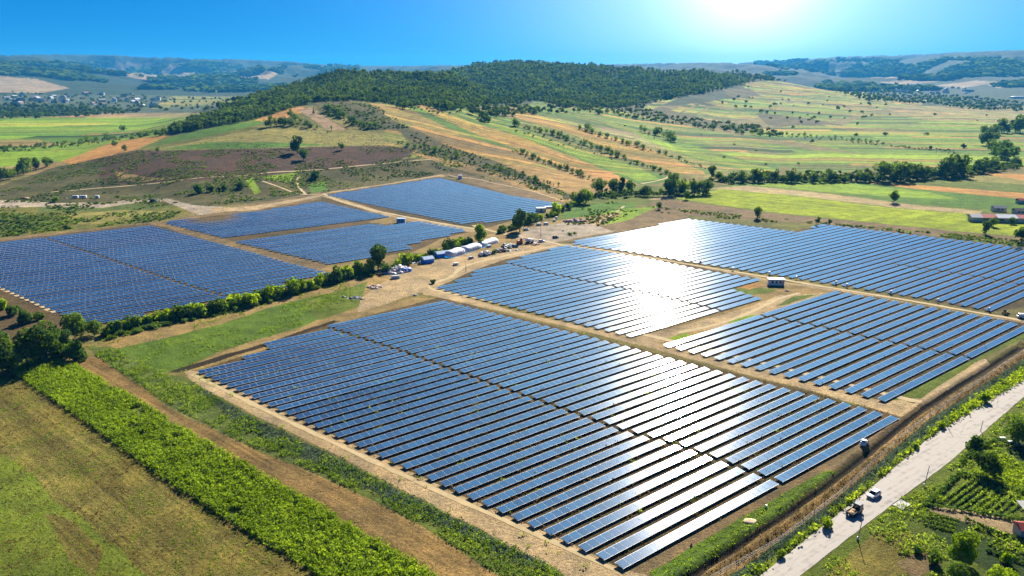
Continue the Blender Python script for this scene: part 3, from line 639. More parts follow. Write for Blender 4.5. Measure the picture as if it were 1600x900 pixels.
# ------------------------------------------------------------------ solar rows
TILT = math.radians(7.5); DEP = 2.5; LOWZ = 0.5
def panel_material(name, grid):
    m = bpy.data.materials.new(name); m.use_nodes = True; n = m.node_tree; P = n.nodes['Principled BSDF']; L = n.links.new
    P.inputs['Roughness'].default_value = 0.095; P.inputs['IOR'].default_value = 1.8
    P.inputs['Coat Weight'].default_value = 0.8; P.inputs['Coat Roughness'].default_value = 0.06; P.inputs['Coat IOR'].default_value = 1.6
    tc = n.nodes.new('ShaderNodeTexCoord'); at = n.nodes.new('ShaderNodeAttribute'); at.attribute_name = 'cell'
    sp = n.nodes.new('ShaderNodeSeparateXYZ'); L(at.outputs['Vector'], sp.inputs[0])
    def line(src, per, w):
        d = n.nodes.new('ShaderNodeMath'); d.operation = 'DIVIDE'; d.inputs[1].default_value = per; L(src, d.inputs[0])
        f = n.nodes.new('ShaderNodeMath'); f.operation = 'PINGPONG'; f.inputs[1].default_value = .5; L(d.outputs[0], f.inputs[0])
        g = n.nodes.new('ShaderNodeMath'); g.operation = 'LESS_THAN'; g.inputs[1].default_value = w / per / 2; L(f.outputs[0], g.inputs[0]); return g.outputs[0]
    def mx(a, b):
        g = n.nodes.new('ShaderNodeMath'); g.operation = 'MAXIMUM'; L(a, g.inputs[0]); L(b, g.inputs[1]); return g.outputs[0]
    no = n.nodes.new('ShaderNodeTexNoise'); no.inputs['Scale'].default_value = 0.35; no.inputs['Detail'].default_value = 3; L(at.outputs['Vector'], no.inputs['Vector'])
    oi = n.nodes.new('ShaderNodeObjectInfo')
    ge = n.nodes.new('ShaderNodeNewGeometry')
    wn = n.nodes.new('ShaderNodeTexNoise'); wn.inputs['Scale'].default_value = 0.02; wn.inputs['Detail'].default_value = 4; L(ge.outputs['Position'], wn.inputs['Vector'])
    s = n.nodes.new('ShaderNodeMath'); s.operation = 'ADD'; L(no.outputs['Fac'], s.inputs[0]); L(oi.outputs['Random'], s.inputs[1])
    s2 = n.nodes.new('ShaderNodeMath'); s2.operation = 'MULTIPLY_ADD'; s2.inputs[1].default_value = .5; L(s.outputs[0], s2.inputs[0]); 
    w0 = n.nodes.new('ShaderNodeMath'); w0.operation = 'SUBTRACT'; w0.inputs[1].default_value = .5; L(wn.outputs['Fac'], w0.inputs[0]); L(w0.outputs[0], s2.inputs[2])
    r = n.nodes.new('ShaderNodeValToRGB'); L(s2.outputs[0], r.inputs[0])
    r.color_ramp.elements[0].position = .2; r.color_ramp.elements[1].position = .85
    r.color_ramp.elements[0].color = (0.010, 0.036, 0.092, 1); r.color_ramp.elements[1].color = (0.026, 0.098, 0.21, 1)
    cellw = line(sp.outputs[1], DEP / 6, .035)
    c1 = n.nodes.new('ShaderNodeMixRGB'); L(cellw, c1.inputs[0]); L(r.outputs[0], c1.inputs[1]); c1.inputs[2].default_value = (.06, .09, .17, 1)
    src = c1.outputs[0]
    if grid:
        g = line(sp.outputs[0], 2.3, .13)
        edge = line(sp.outputs[1], DEP, .24)
        # some joints are hidden by dirt
        wnz = n.nodes.new('ShaderNodeTexNoise'); wnz.inputs['Scale'].default_value = 0.14; L(ge.outputs['Position'], wnz.inputs['Vector'])
        gm = n.nodes.new('ShaderNodeMath'); gm.operation = 'GREATER_THAN'; gm.inputs[1].default_value = .47; L(wnz.outputs['Fac'], gm.inputs[0])
        gg = n.nodes.new('ShaderNodeMath'); gg.operation = 'MULTIPLY'; L(g, gg.inputs[0]); L(gm.outputs[0], gg.inputs[1])
        c2 = n.nodes.new('ShaderNodeMixRGB'); L(gg.outputs[0], c2.inputs[0]); L(src, c2.inputs[1]); c2.inputs[2].default_value = (.30, .36, .44, 1)
        c3 = n.nodes.new('ShaderNodeMixRGB'); L(edge, c3.inputs[0]); L(c2.outputs[0], c3.inputs[1]); c3.inputs[2].default_value = (.52, .58, .64, 1); src = c3.outputs[0]
    L(src, P.inputs['Base Color'])
    b = n.nodes.new('ShaderNodeBump'); b.inputs['Strength'].default_value = .02; b.inputs['Distance'].default_value = .2
    bn = n.nodes.new('ShaderNodeTexNoise'); bn.inputs['Scale'].default_value = 0.6; L(ge.outputs['Position'], bn.inputs['Vector'])
    L(bn.outputs['Fac'], b.inputs['Height']); L(b.outputs[0], P.inputs['Normal'])
    return m
PM_G = panel_material('photovoltaic_glass_strings', True)
PM = panel_material('photovoltaic_glass', False)
ALU = simple('aluminium_frame', (.62, .63, .65), .45, .0, .5, .08)
STEEL = simple('galvanised_posts', (.30, .30, .30), .6, .2, .4, .15)
ct, st_ = math.cos(TILT), math.sin(TILT)
def tl(s, d, w):
    """row frame: s along the row, d from upper to lower edge (-DEP/2..DEP/2), w off the surface"""
    zc = LOWZ + DEP / 2 * st_
    return (s, -(d * ct) + w * 0 , zc - d * st_ + w)
# the object's local X runs along the row; local -Y points to the low side
def surface_mesh(L, modules=False):
    b = MB(); n = max(1, int(L / 12)); h = L / 2
    V = []; F = []; cell = []
    for k in range(n + 1):
        s = -h + L * k / n; zz = 0
        for d, w in ((-DEP / 2, 0), (DEP / 2, 0), (DEP / 2, -.05), (-DEP / 2, -.05)):
            V.append(tl(s, d, w)); cell.append((s + h, d + DEP / 2, 0))
    for k in range(n):
        a, c = 4 * k, 4 * k + 4
        F += [(a, a + 1, c + 1, c), (a + 1, a + 2, c + 2, c + 1), (a + 2, a + 3, c + 3, c + 2), (a + 3, a, c, c + 3)]
    F += [(0, 3, 2, 1), (4 * n, 4 * n + 1, 4 * n + 2, 4 * n + 3)]
    return V, F, cell
def strip(b, s0, s1, d0, d1, w0, w1, m=0):
    vs = [tl(s0, d0, w0), tl(s1, d0, w0), tl(s1, d1, w0), tl(s0, d1, w0), tl(s0, d0, w1), tl(s1, d0, w1), tl(s1, d1, w1), tl(s0, d1, w1)]
    b.add(vs, [(0, 1, 2, 3), (7, 6, 5, 4), (0, 4, 5, 1), (1, 5, 6, 2), (2, 6, 7, 3), (3, 7, 4, 0)], m)
MODW = 2.3
def module_proto():
    w = MODW - .12; V = []; cell = []
    hw = w / 2; hd = DEP / 2 - .09
    def rel(s, d, z): return (s, -d * ct, -d * st_ + z)
    vs = [rel(-hw, -hd, .035), rel(hw, -hd, .035), rel(hw, hd, .035), rel(-hw, hd, .035), rel(-hw, -hd, 0), rel(hw, -hd, 0), rel(hw, hd, 0), rel(-hw, hd, 0)]
    cell = [(x + hw, -y / ct + DEP / 2, 0) for x, y, z in vs]
    o = mesh_np('solar_module', np.array(vs), [(3, 2, 1, 0), (4, 5, 6, 7), (0, 1, 5, 4), (1, 2, 6, 5), (2, 3, 7, 6), (3, 0, 4, 7)], PM, attrs={'cell': ('FLOAT_VECTOR', cell)})
    me = o.data; bpy.data.objects.remove(o); return me
MODME = module_proto()
BLOCKS = {
 'A': dict(where='large foreground field', pitch=4.6,
   poly=[(976, 886), (306, 578), (423, 545), (413, 536), (500, 512), (503, 507), (686, 467), (820, 500), (931, 527), (1078, 567), (1164, 589), (1249, 611), (1324, 629), (1406, 652)],
   cuts=[[(498, 505), (633, 548), (767, 597), (887, 639), (967, 668), (1058, 692), (1133, 719), (1215, 750)]]),
 'B': dict(where='middle field by the storage yard', pitch=5.0,
   poly=[(683, 449), (737, 429), (731, 426), (786, 410), (789, 408), (884, 382), (1000, 400), (1090, 419), (1186, 435), (1141, 449), (1190, 465), (984, 524)],
   cuts=[[(780, 407), (847, 423), (897, 434), (970, 448), (1022, 459), (1060, 467), (1140, 487)]]),
 'C': dict(where='wide far right field', pitch=5.0,
   poly=[(885, 379), (1075, 341), (1242, 361), (1289, 350), (1600, 386), (1790, 409), (1548, 484), (1465, 468), (1337, 448), (1202, 427), (1090, 410), (1000, 395)],
   cuts=[[(1395, 411), (1463, 421), (1530, 431), (1610, 446)]]),
 'D': dict(where='right field above the road', pitch=5.0,
   poly=[(1041, 539), (1192, 491), (1206, 483), (1307, 454), (1362, 463), (1463, 480), (1549, 494), (1610, 510), (1384, 625)],
   cuts=[[(1188, 491), (1285, 509), (1360, 526), (1431, 540), (1530, 560)]]),
 'E': dict(where='left field', pitch=5.6,
   poly=[(-135, 394), (0, 378), (233, 351), (390, 392), (445, 408), (522, 427), (438, 440), (449, 446), (350, 466), (145, 505), (90, 487), (0, 447)],
   cuts=[[(62, 368), (143, 394), (217, 419), (283, 441), (360, 463)]]),
 'F': dict(where='centre field behind the hedge', pitch=5.6,
   poly=[(363, 376), (575, 349), (604, 351), (655, 345), (730, 358), (690, 370), (633, 381), (648, 388), (512, 411)], cuts=[]),
 'G': dict(where='narrow upper centre field', pitch=6.2,
   poly=[(253, 347), (400, 330), (500, 314), (607, 337), (347, 370)], cuts=[]),
 'T': dict(where='uppermost field under the slope', pitch=6.6,
   poly=[(509, 304), (685, 277), (800, 305), (880, 318), (842, 325), (848, 330), (805, 340), (727, 350)], cuts=[]),
}
def segs(bl):
    P = np.array([gp(x, y, 1.0)[:2] for x, y in bl['poly']])
    S = P @ E1; D = P @ E2                     # along the row / across (towards the camera side)
    cuts = [np.array([gp(x, y, 1.0)[:2] for x, y in c]) for c in bl['cuts']]
    out = []
    d = D.max() - DEP / 2 - .05; k = 0
    while d > D.min() + DEP / 2:
        xs = []
        n = len(P)
        for i in range(n):
            j = (i + 1) % n
            if (D[i] > d) != (D[j] > d): xs.append(S[i] + (S[j] - S[i]) * (d - D[i]) / (D[j] - D[i]))
        xs.sort()
        pieces = [(xs[i], xs[i + 1]) for i in range(0, len(xs) - 1, 2) if xs[i + 1] - xs[i] > 6]
        for c in cuts:
            cs, cd = c @ E1, c @ E2
            for i in range(len(c) - 1):
                if (cd[i] > d) != (cd[i + 1] > d):
                    x = cs[i] + (cs[i + 1] - cs[i]) * (d - cd[i]) / (cd[i + 1] - cd[i])
                    pieces = [q for a, b in pieces for q in (((a, x - .8), (x + .8, b)) if a + 2 < x < b - 2 else ((a, b),))]
        for a, b in pieces:
            if b - a > 4: out.append((k, d, a, b))
        d -= bl['pitch']; k += 1
    return out
ORD = lambda n: f"{n}{'th' if 10 <= n % 100 <= 20 else {1: 'st', 2: 'nd', 3: 'rd'}.get(n % 10, 'th')}"
ALLSEG = []
for key, bl in BLOCKS.items():
    sg = segs(bl); rows = {}
    for q in sg: rows.setdefault(q[0], []).append(q)
    for k, lst in rows.items():
        lst.sort(key=lambda q: q[2])
        for i, (kk, d, a, b) in enumerate(lst):
            mid = E1 * (a + b) / 2 + E2 * d; ends = [E1 * a + E2 * d, E1 * b + E2 * d]
            if len(bl['cuts']) and len(lst) > 1: half = 'left half' if i == 0 else ('right half' if i == 1 else 'far piece')
            else: half = ''
            pj = [proj(p[0], p[1], 1.0) for p in ends]
            x0, x1 = max(pj[0][0], 0), min(pj[1][0], 1600)
            if x1 < x0 + 3: continue
            wpx = DEP * FOC * H / mid[1] ** 2
            ALLSEG.append((max(0, x1 - x0) * wpx, key, kk, d, a, b, half, mid))
ALLSEG.sort(key=lambda q: -q[0])
print('solar segments', len(ALLSEG), {k: sum(1 for q in ALLSEG if q[1] == k) for k in BLOCKS})
NEAR = set(i for i, q in enumerate(sorted(ALLSEG, key=lambda q: q[7][1])) )
near_list = sorted(range(len(ALLSEG)), key=lambda i: ALLSEG[i][7][1])[:40]
near_set = set(near_list)
stuffV, stuffF, stuffC, stuffM = [], [], [], []
N_IND = 300
for idx, (area, key, kk, d, a, b, half, mid) in enumerate(ALLSEG):
    dt = math.radians(float(np.interp(mid[1], [140, 230, 330, 420, 800], [3.2, 6.2, 9.0, 10.5, 11])) + RNG.uniform(-.7, .7)) - TILT
    Lr = b - a; zt = float(zat(mid[0], mid[1])[0]); bl = BLOCKS[key]
    jit = RNG.uniform(-.05, .05)
    near = idx in near_set
    if idx < N_IND:
        rz = math.pi / 2 - ROWAZ
        root = empty('solar_row', (mid[0], mid[1], zt + jit), rz); root.rotation_euler[0] = dt
        pos = f"{ORD(kk + 1)} row from the front"
        tag(root, f"blue solar row, {ORD(kk + 1)} from the front{', ' + half if half else ''}, {bl['where']}", 'solar panel row', f"solar rows of the {bl['where']}")
    h = Lr / 2
    if idx < N_IND and near:
        fr = MB(); strip(fr, -h, h, -DEP / 2, DEP / 2, -.06, 0.0)
        fr.build('frame', ALU, root)
        nm = max(1, int(round(Lr / MODW))); stp = Lr / nm
        for k in range(nm):
            o = bpy.data.objects.new('solar_module', MODME); C.objects.link(o); o.parent = root
            o.location = (-h + (k + .5) * stp, 0, LOWZ + DEP / 2 * st_ + .004); o.scale = (stp / MODW, 1, 1)
    elif idx < N_IND:
        V, F, cell = surface_mesh(Lr)
        mesh_np('panel_surface', np.array(V), F, PM_G, root, attrs={'cell': ('FLOAT_VECTOR', cell)})
    else:
        V, F, cell = surface_mesh(Lr); V = np.array(V); n0 = sum(len(x) for x in stuffV)
        W = np.zeros_like(V); W[:, :2] = mid + V[:, :1] * E1 - V[:, 1:2] * E2; W[:, 2] = V[:, 2] + V[:, 1] * math.sin(dt) + zt
        stuffV.append(W); stuffF += [tuple(n0 + i for i in f) for f in F]; stuffC += cell; stuffM += [0] * len(F)
    # posts and rails under the table
    if idx < N_IND:
        sup = MB(); n = max(2, int(round(Lr / 4.6)) + 1)
        for k in range(n):
            s = -h + .5 + (Lr - 1) * k / (n - 1)
            if near:
                for dd in (-DEP * .32, DEP * .32):
                    x, y, z = tl(s, dd, -.1); sup.box((x, y, (z - .25) / 2), (.1, .1, z + .25))
                strip(sup, s - .04, s + .04, -DEP * .45, DEP * .45, -.16, -.07)
            else:
                x, y, z = tl(s, DEP * .1, -.1); sup.box((x, y, (z - .25) / 2), (.14, .14, z + .25))
        for dd in (-DEP * .3, DEP * .3): strip(sup, -h + .2, h - .2, dd - .04, dd + .04, -.115, -.062)
        sup.build('support_frame', STEEL, root)
if stuffV:
    o = mesh_np('solar_panel_rows', np.concatenate(stuffV), stuffF, PM_G, attrs={'cell': ('FLOAT_VECTOR', stuffC)})
    tag(o, 'remaining farthest small solar panel rows in the upper centre fields', 'solar panels', kind='stuff')
# ------------------------------------------------------------------ vegetation
F_BROAD = foliage('broadleaf_leaves', alb((62, 88, 38), .9), alb((124, 148, 56), 1.0), .45)
F_LIGHT = foliage('light_green_leaves', alb((100, 130, 32), .9), alb((172, 190, 44), 1.0), .5)
F_DARK = foliage('dark_leaves', alb((54, 80, 40), 1.0), alb((104, 128, 58), 1.1), .45)
F_CONI = foliage('needle_leaves', alb((26, 44, 26), .5), alb((50, 72, 38), .6))
F_WOOD = foliage('woodland_leaves', alb((44, 68, 38), .9), alb((104, 124, 54), .95), .4)
F_CROP = foliage('crop_leaves', alb((84, 116, 18), .8), alb((160, 180, 54), .95), .42)
F_WEED = foliage('weed_leaves', alb((86, 116, 34), 1.0), alb((168, 184, 74), 1.0), .45)
F_VERGE = foliage('verge_leaves', alb((98, 126, 28), .95), alb((178, 192, 54), 1.0), .5)
F_DRYW = foliage('dry_stalks', alb((112, 88, 50), .7), alb((186, 158, 100), .75), .2)
F_BLUE = foliage('thistle_leaves', alb((80, 100, 76), .9), alb((140, 158, 124), .9), .3)
BARK = simple('bark', (.13, .10, .07), .9, 0, .2, .3, 4, .4, 12)

def quads(centers, size, rng, nrm=None, elong=1.0):
    """one randomly turned leaf quad at each centre"""
    n = len(centers); a = rng.normal(size=(n, 3))
    if nrm is not None: a = nrm + a * .55
    a /= np.linalg.norm(a, axis=1)[:, None]
    b = rng.normal(size=(n, 3)); b -= a * (a * b).sum(1)[:, None]; b /= np.linalg.norm(b, axis=1)[:, None]
    c = np.cross(a, b); s = (np.asarray(size).reshape(-1, 1) if np.ndim(size) else size)
    s = s * rng.uniform(.6, 1.35, (n, 1)) * .5; e = s * elong
    k = rng.uniform(.55, 1.0, (n, 1))
    V = np.stack([centers - b * e - c * s * k, centers + b * e * k - c * s, centers + b * e + c * s * k, centers - b * e * k + c * s], 1).reshape(-1, 3)
    F = np.arange(4 * n).reshape(n, 4)
    return V, F
def crown(kind, nleaf, seed, size=None):
    r = np.random.RandomState(seed); P = []; T = []; N = []
    if kind == 'conifer':
        z = r.beta(1.1, 1.7, nleaf) * .9 + .1; lay = (z * 9) % 1
        rad = (1 - z) * .26 * (.65 + .5 * (1 - lay)) * r.uniform(.55, 1, nleaf) + .01
        a = r.uniform(0, 2 * math.pi, nleaf); P = np.stack([rad * np.cos(a), rad * np.sin(a), z], 1)
        N = np.stack([np.cos(a), np.sin(a), np.full(nleaf, .8)], 1); T = r.uniform(0, 1, nleaf) * .6 + .2 * np.sin(a * 3 + z * 20)
        size = size or .07
    else:
        cz, R, nb, br = {'broad': (.53, (.34, .34, .34), 15, .17), 'wide': (.50, (.44, .44, .32), 18, .18), 'poplar': (.52, (.13, .13, .38), 12, .12),
                         'oval': (.53, (.24, .24, .36), 14, .15), 'bush': (.40, (.42, .42, .28), 10, .24), 'loose': (.54, (.34, .30, .32), 11, .13)}[kind]
        cb = []
        for k in range(nb):
            d = r.normal(size=3); d /= np.linalg.norm(d); d *= r.uniform(.55, .95) if k > 2 else .3
            cb.append((d[0] * R[0], d[1] * R[1], cz + d[2] * R[2], br * r.uniform(.7, 1.25), r.uniform(0, 1)))
        cb = np.array(cb); w = cb[:, 3] ** 2; ch = r.choice(nb, nleaf, p=w / w.sum())
        d = r.normal(size=(nleaf, 3)); d /= np.linalg.norm(d, axis=1)[:, None]; rr = r.uniform(.55, 1.05, (nleaf, 1)) ** .6
        P = cb[ch, :3] + d * rr * cb[ch, 3:4]; P[:, 2] = np.maximum(P[:, 2], .04 if kind == 'bush' else .07)
        N = d + np.array([0, 0, .4]); T = .55 * cb[ch, 4] + .45 * r.uniform(0, 1, nleaf)
        size = size or {'bush': .11}.get(kind, .075)
    V, F = quads(P, size * (700 / nleaf) ** .35 if nleaf > 700 else size, r, N)
    return V, F, np.repeat(T, 4)
def trunk_bm(kind, seed):
    r = random.Random(seed); b = MB(); h = {'poplar': .5, 'conifer': .8, 'oval': .5}.get(kind, .42)
    rings = []
    for k in range(5):
        t = k / 4; rad = .028 * (1 - .6 * t); ox, oy = r.uniform(-.01, .01) * k, r.uniform(-.01, .01) * k
        rings.append([(ox + rad * math.cos(a), oy + rad * math.sin(a), h * t - .02) for a in [i * math.pi / 3 for i in range(6)]])
    b.loft(rings)
    if kind not in ('conifer',):
        for k in range(5):
            a = k * 1.26 + r.uniform(-.3, .3); z0 = h * r.uniform(.5, .95)
            sp = .06 if kind == 'poplar' else .2
            b.tube((0, 0, z0), (sp * math.cos(a), sp * math.sin(a), z0 + r.uniform(.12, .25)), .014, .004, 5)
    return b
PROTO = {}
def proto(kind, fol, seed, nleaf):
    key = (kind, fol.name, seed, nleaf)
    if key not in PROTO:
        V, F, T = crown(kind, nleaf, seed)
        oc = mesh_np('crown', V, F, fol, attrs={'tint': ('FLOAT', T)}); mc = oc.data; bpy.data.objects.remove(oc)
        mt = None
        if kind != 'bush':
            ot = trunk_bm(kind, seed).build('trunk', BARK, smooth=True); mt = ot.data; bpy.data.objects.remove(ot)
        PROTO[key] = (mc, mt)
    return PROTO[key]
NTREE = [0, 0]
def plant(p, h, kind, fol, label, group=None, nleaf=700, wide=1.0, name=None):
    """a tree (trunk + crown) or a bush (one mesh) h metres tall at p"""
    seed = random.randrange(4)
    mc, mt = proto(kind, fol, seed, nleaf); rz = random.uniform(0, 6.28); sxy = h * wide * random.uniform(.92, 1.08)
    if kind == 'bush':
        o = bpy.data.objects.new(name or 'bush', mc); C.objects.link(o); o.location = (p[0], p[1], p[2] - .05 * h); o.rotation_euler = (0, 0, rz)
        o.scale = (sxy * 1.15, sxy * 1.15, h * 1.35); tag(o, label, 'bush', group); NTREE[1] += 1; return o
    root = empty(name or {'conifer': 'conifer_tree', 'poplar': 'poplar_tree'}.get(kind, 'leafy_tree'), (p[0], p[1], p[2] - .02 * h), rz)
    root.scale = (sxy, sxy, h); tag(root, label, 'tree', group)
    for nm, me in (('trunk', mt), ('crown', mc)):
        c = bpy.data.objects.new(nm, me); C.objects.link(c); c.parent = root
    NTREE[0] += 1
    return root
def hpx(p, px): return px * float(np.hypot(p[1], 0)) / FOC * 1.0
def tree_px(x, y, hp, kind='broad', fol=None, label='', group=None, nleaf=700, wide=1.0):
    p = hit(x, y)[0]
    if np.isnan(p[0]): return None
    h = hp * p[1] / FOC / math.cos(math.atan(float(slope(y)))) ** 0 
    return plant(p, h, kind, fol or F_BROAD, label, group, nleaf, wide)

# --- lone and notable trees: x, y of the foot, height in the picture, kind, leaves, label
LONE = [
 (118, 528, 50, 'wide', F_BROAD, 'round olive-green tree touching the front corner of the left solar field', 2600),
 (72, 566, 76, 'broad', F_BROAD, 'tallest grey-green tree in the clump at the head of the crop strip', 2600),
 (44, 572, 62, 'broad', F_DARK, 'dark tree in the clump just left of the tallest grey-green one', 2200),
 (14, 585, 66, 'broad', F_BROAD, 'big leafy tree at the picture edge beside the crop strip head', 2200),
 (-14, 560, 60, 'wide', F_DARK, 'dark tree cut by the picture edge in the left clump', 1800),
 (97, 548, 42, 'broad', F_DARK, 'dark green tree right behind the two round bushes of the clump', 2000),
 (148, 524, 30, 'wide', F_BROAD, 'small spreading tree where the hedge meets the left clump', 1500),
 (591, 421, 46, 'oval', F_DARK, 'tall dark oval tree rising from the hedge by the rubbish pile', 2600),
 (750, 380, 33, 'oval', F_LIGHT, 'bright green oval tree behind the long white plastic tunnel', 1800),
 (812, 362, 40, 'oval', F_BROAD, 'tall narrow tree beside the gravel yard and track junction', 2000),
 (465, 240, 31, 'oval', F_DARK, 'dark tree standing on the upper edge of the burnt slope', 1200),
 (474, 250, 20, 'broad', F_DARK, 'lower dark tree just downhill of the one on the burnt slope edge', 1000),
 (533, 234, 13, 'broad', F_DARK, 'small dark tree at the field edge above the burnt slope', 500),
 (518, 204, 9, 'poplar', F_LIGHT, 'tiny bright green tree at the foot of the pinkish strip', 300),
 (490, 178, 9, 'conifer', F_DARK, 'tiny dark pointed tree on the pinkish strip of the knoll', 300),
 (247, 238, 10, 'broad', F_DARK, 'round dark tree at the corner of the yellow knoll field', 500),
 (195, 236, 11, 'broad', F_DARK, 'small dark tree on the knoll shoulder below the orange field', 500),
 (180, 229, 10, 'wide', F_DARK, 'round bushy tree standing in the orange field', 500),
 (193, 205, 11, 'wide', F_DARK, 'round tree on the line between two green valley fields', 500),
 (1183, 342, 22, 'oval', F_BROAD, 'lone oval tree between the ploughed strip and the wide solar field', 1200),
 (1395, 317, 22, 'broad', F_BROAD, 'lone round tree in the tan strip above the bright crop', 1200),
 (1030, 327, 13, 'broad', F_DARK, 'small dark tree on the bare strip left of the lone oval one', 700),
 (1278, 351, 15, 'loose', F_BROAD, 'thin small tree at the back edge of the wide solar field', 600),
 (1296, 351, 11, 'oval', F_DARK, 'small dark tree just right of the thin one behind the solar field', 500),
 (1073, 312, 14, 'broad', F_BROAD, 'small round tree in front of the big tree clump', 600),
 (1540, 366, 24, 'oval', F_DARK, 'dark tree in front of the red and white barn', 1200),
 (1552, 354, 18, 'broad', F_DARK, 'round dark tree just below the barn wall', 900),
 (1580, 350, 13, 'wide', F_DARK, 'low brownish tree by the right end of the barn', 700),
 (1596, 378, 28, 'broad', F_DARK, 'big dark tree at the right picture edge under the barn', 1200),
 (1503, 884, 72, 'broad', F_LIGHT, 'bright yellow-green tree beside the sandy garden lane', 6000),
 (1494, 912, 48, 'broad', F_BROAD, 'mid green bushy tree just in front of the bright yellow-green one', 3500),
 (1566, 925, 56, 'wide', F_LIGHT, 'low light green tree in the lower right corner', 4000),
 (1540, 742, 50, 'wide', F_BROAD, 'dark spreading tree at the head of the roadside gardens', 4000),
 (1590, 690, 50, 'wide', F_BROAD, 'leafy tree cut by the right edge beside the road', 3000),
 (934, 303, 28, 'broad', F_BROAD, 'leafy tree at the left end of the stream-side clump', 1000),
 (915, 318, 26, 'broad', F_LIGHT, 'bright green tree beside the grassy patch above the yard', 1000),
 (958, 302, 26, 'broad', F_DARK, 'dark tree third from the left in the stream-side clump', 900),
 (984, 300, 22, 'wide', F_DARK, 'low dark tree in the middle of the stream-side clump', 900),
 (972, 301, 28, 'poplar', F_DARK, 'pointed dark tree in the stream-side clump', 700),
 (1008, 306, 18, 'wide', F_DARK, 'wide low dark tree right of the gap in the clump', 900),
 (1046, 305, 30, 'broad', F_DARK, 'dark tree at the left of the big right-hand clump', 1000),
 (1068, 303, 28, 'broad', F_LIGHT, 'light green tree in the middle of the big right-hand clump', 1000),
 (1085, 304, 30, 'broad', F_BROAD, 'tall rounded tree in the big right-hand clump', 1000),
 (1103, 303, 27, 'wide', F_DARK, 'wide dark tree closing the right end of the big clump', 1000),
 (1052, 291, 24, 'broad', F_BROAD, 'tree behind the big right-hand clump', 800),
 (1112, 278, 22, 'oval', F_DARK, 'dark tree at the end of the orange strip', 800),
 (1123, 282, 16, 'wide', F_DARK, 'low dark tree at the foot of the orange strip', 700),
]
for x, y, hp, kind, fol, lab, nl in LONE: tree_px(x, y, hp, kind, fol, lab, None, nl)
for x, y, hp, fol, lab in [
 (122, 562, 32, F_DARK, 'round dark bush nearest the brown strip in the left clump'), (93, 560, 30, F_DARK, 'dark bush between the round dark one and the crop strip'),
 (62, 500, 15, F_DARK, 'low dark bush left of the olive-green tree'), (20, 492, 20, F_DARK, 'dark bush at the track below the left solar field'),
 (38, 505, 22, F_DARK, 'dark bush beside the tallest clump tree'), (4, 484, 18, F_LIGHT, 'light green bush at the left picture edge'), (86, 316, 9, F_LIGHT, 'bright green bush beside the pale track'),
 (309, 302, 14, F_DARK, 'largest dark round bush below the burnt slope'), (329, 300, 10, F_DARK, 'second dark bush below the burnt slope'), (342, 298, 6, F_DARK, 'smallest bush in the row below the burnt slope'),
 (351, 298, 10, F_DARK, 'dark bush fourth in the row below the burnt slope'), (376, 295, 11, F_DARK, 'last dark bush in the row below the burnt slope'), (494, 280, 13, F_DARK, 'dark bush beside the crossing paths'),
 (104, 358, 7, F_DARK, 'dark bush at the back edge of the left solar field'), (1522, 700, 22, F_DARK, 'dark bush by the road at the first garden hedge'),
 (1460, 880, 22, F_BROAD, 'bush in the rough grass left of the bright tree'), (1435, 862, 16, F_BROAD, 'small bush in the brownish rough patch'), (1575, 880, 20, F_LIGHT, 'light bush under the garden shed'),
 (1430, 700, 10, F_LIGHT, 'yellow-green bush on the verge opposite the lamp'), (1536, 628, 16, F_LIGHT, 'bright bush on the strip above the road'), (1470, 668, 12, F_LIGHT, 'bright bush on the verge by the second grey post'),
 (1292, 824, 18, F_LIGHT, 'bushy weed clump where the verge widens'), (1220, 870, 14, F_LIGHT, 'weed bush beside the ditch at the lower end'), (676, 443, 8, F_DARK, 'dark scrubby bush at the foot of the yard post')]:
    p = hit(x, y)[0]; plant(p, hp * p[1] / FOC, 'bush', fol, lab, None, 1400 if hp > 25 else 700)
# --- rows of trees and bushes: each with its place in the row
def row(pts, n, hp, kinds, fols, text, group, jit=3.0, nleaf=400, hj=.48):
    P = np.array(pts, float); d = np.r_[0, np.cumsum(np.hypot(*np.diff(P, axis=0).T))]
    for k in range(n):
        s = d[-1] * (k + .5) / n; x = np.interp(s, d, P[:, 0]) + RNG.uniform(-jit, jit); y = np.interp(s, d, P[:, 1]) + RNG.uniform(-jit, jit) * .35
        f = (s / d[-1]); h = (hp[0] * (1 - f) + hp[1] * f) * RNG.uniform(1 - hj, 1 + hj); kd = random.choice(kinds)
        p = hit(x, y)[0]
        if np.isnan(p[0]): continue
        plant(p, h * p[1] / FOC, kd, random.choice(fols), f"{ORD(k + 1)} {'bush' if kd == 'bush' else 'tree'} from the left {text}", group, nleaf)
row([(165, 526), (210, 510), (270, 500), (340, 487), (400, 474), (450, 460), (500, 446), (560, 430), (585, 424)], 44, (17, 17), ['bush'], [F_BROAD, F_LIGHT, F_LIGHT, F_DARK], 'in the hedge before the left solar field', 'hedge before the left solar field', 3, 700)
row([(600, 428), (640, 412), (670, 400), (700, 392), (735, 380)], 16, (13, 13), ['bush'], [F_BROAD, F_LIGHT, F_DARK], 'in the hedge behind the blue tents', 'hedge behind the blue tents', 3, 600)
row([(775, 366), (800, 358), (830, 348), (860, 338), (885, 328), (905, 315)], 16, (12, 14), ['bush'], [F_BROAD, F_LIGHT, F_DARK], 'in the hedge above the gravel yard', 'hedge above the gravel yard', 3, 500)
row([(1125, 284), (1180, 284), (1240, 284), (1300, 284), (1360, 284)], 20, (18, 17), ['broad', 'oval', 'wide'], [F_DARK, F_BROAD, F_DARK], 'in the tree line across the right plain', 'tree line across the right plain', 3, 500)
row([(1375, 283), (1430, 281), (1480, 277), (1530, 270), (1560, 262)], 15, (26, 28), ['broad', 'wide'], [F_DARK, F_BROAD, F_BROAD], 'in the tall tree line right of the plain', 'tall tree line right of the plain', 3, 900)
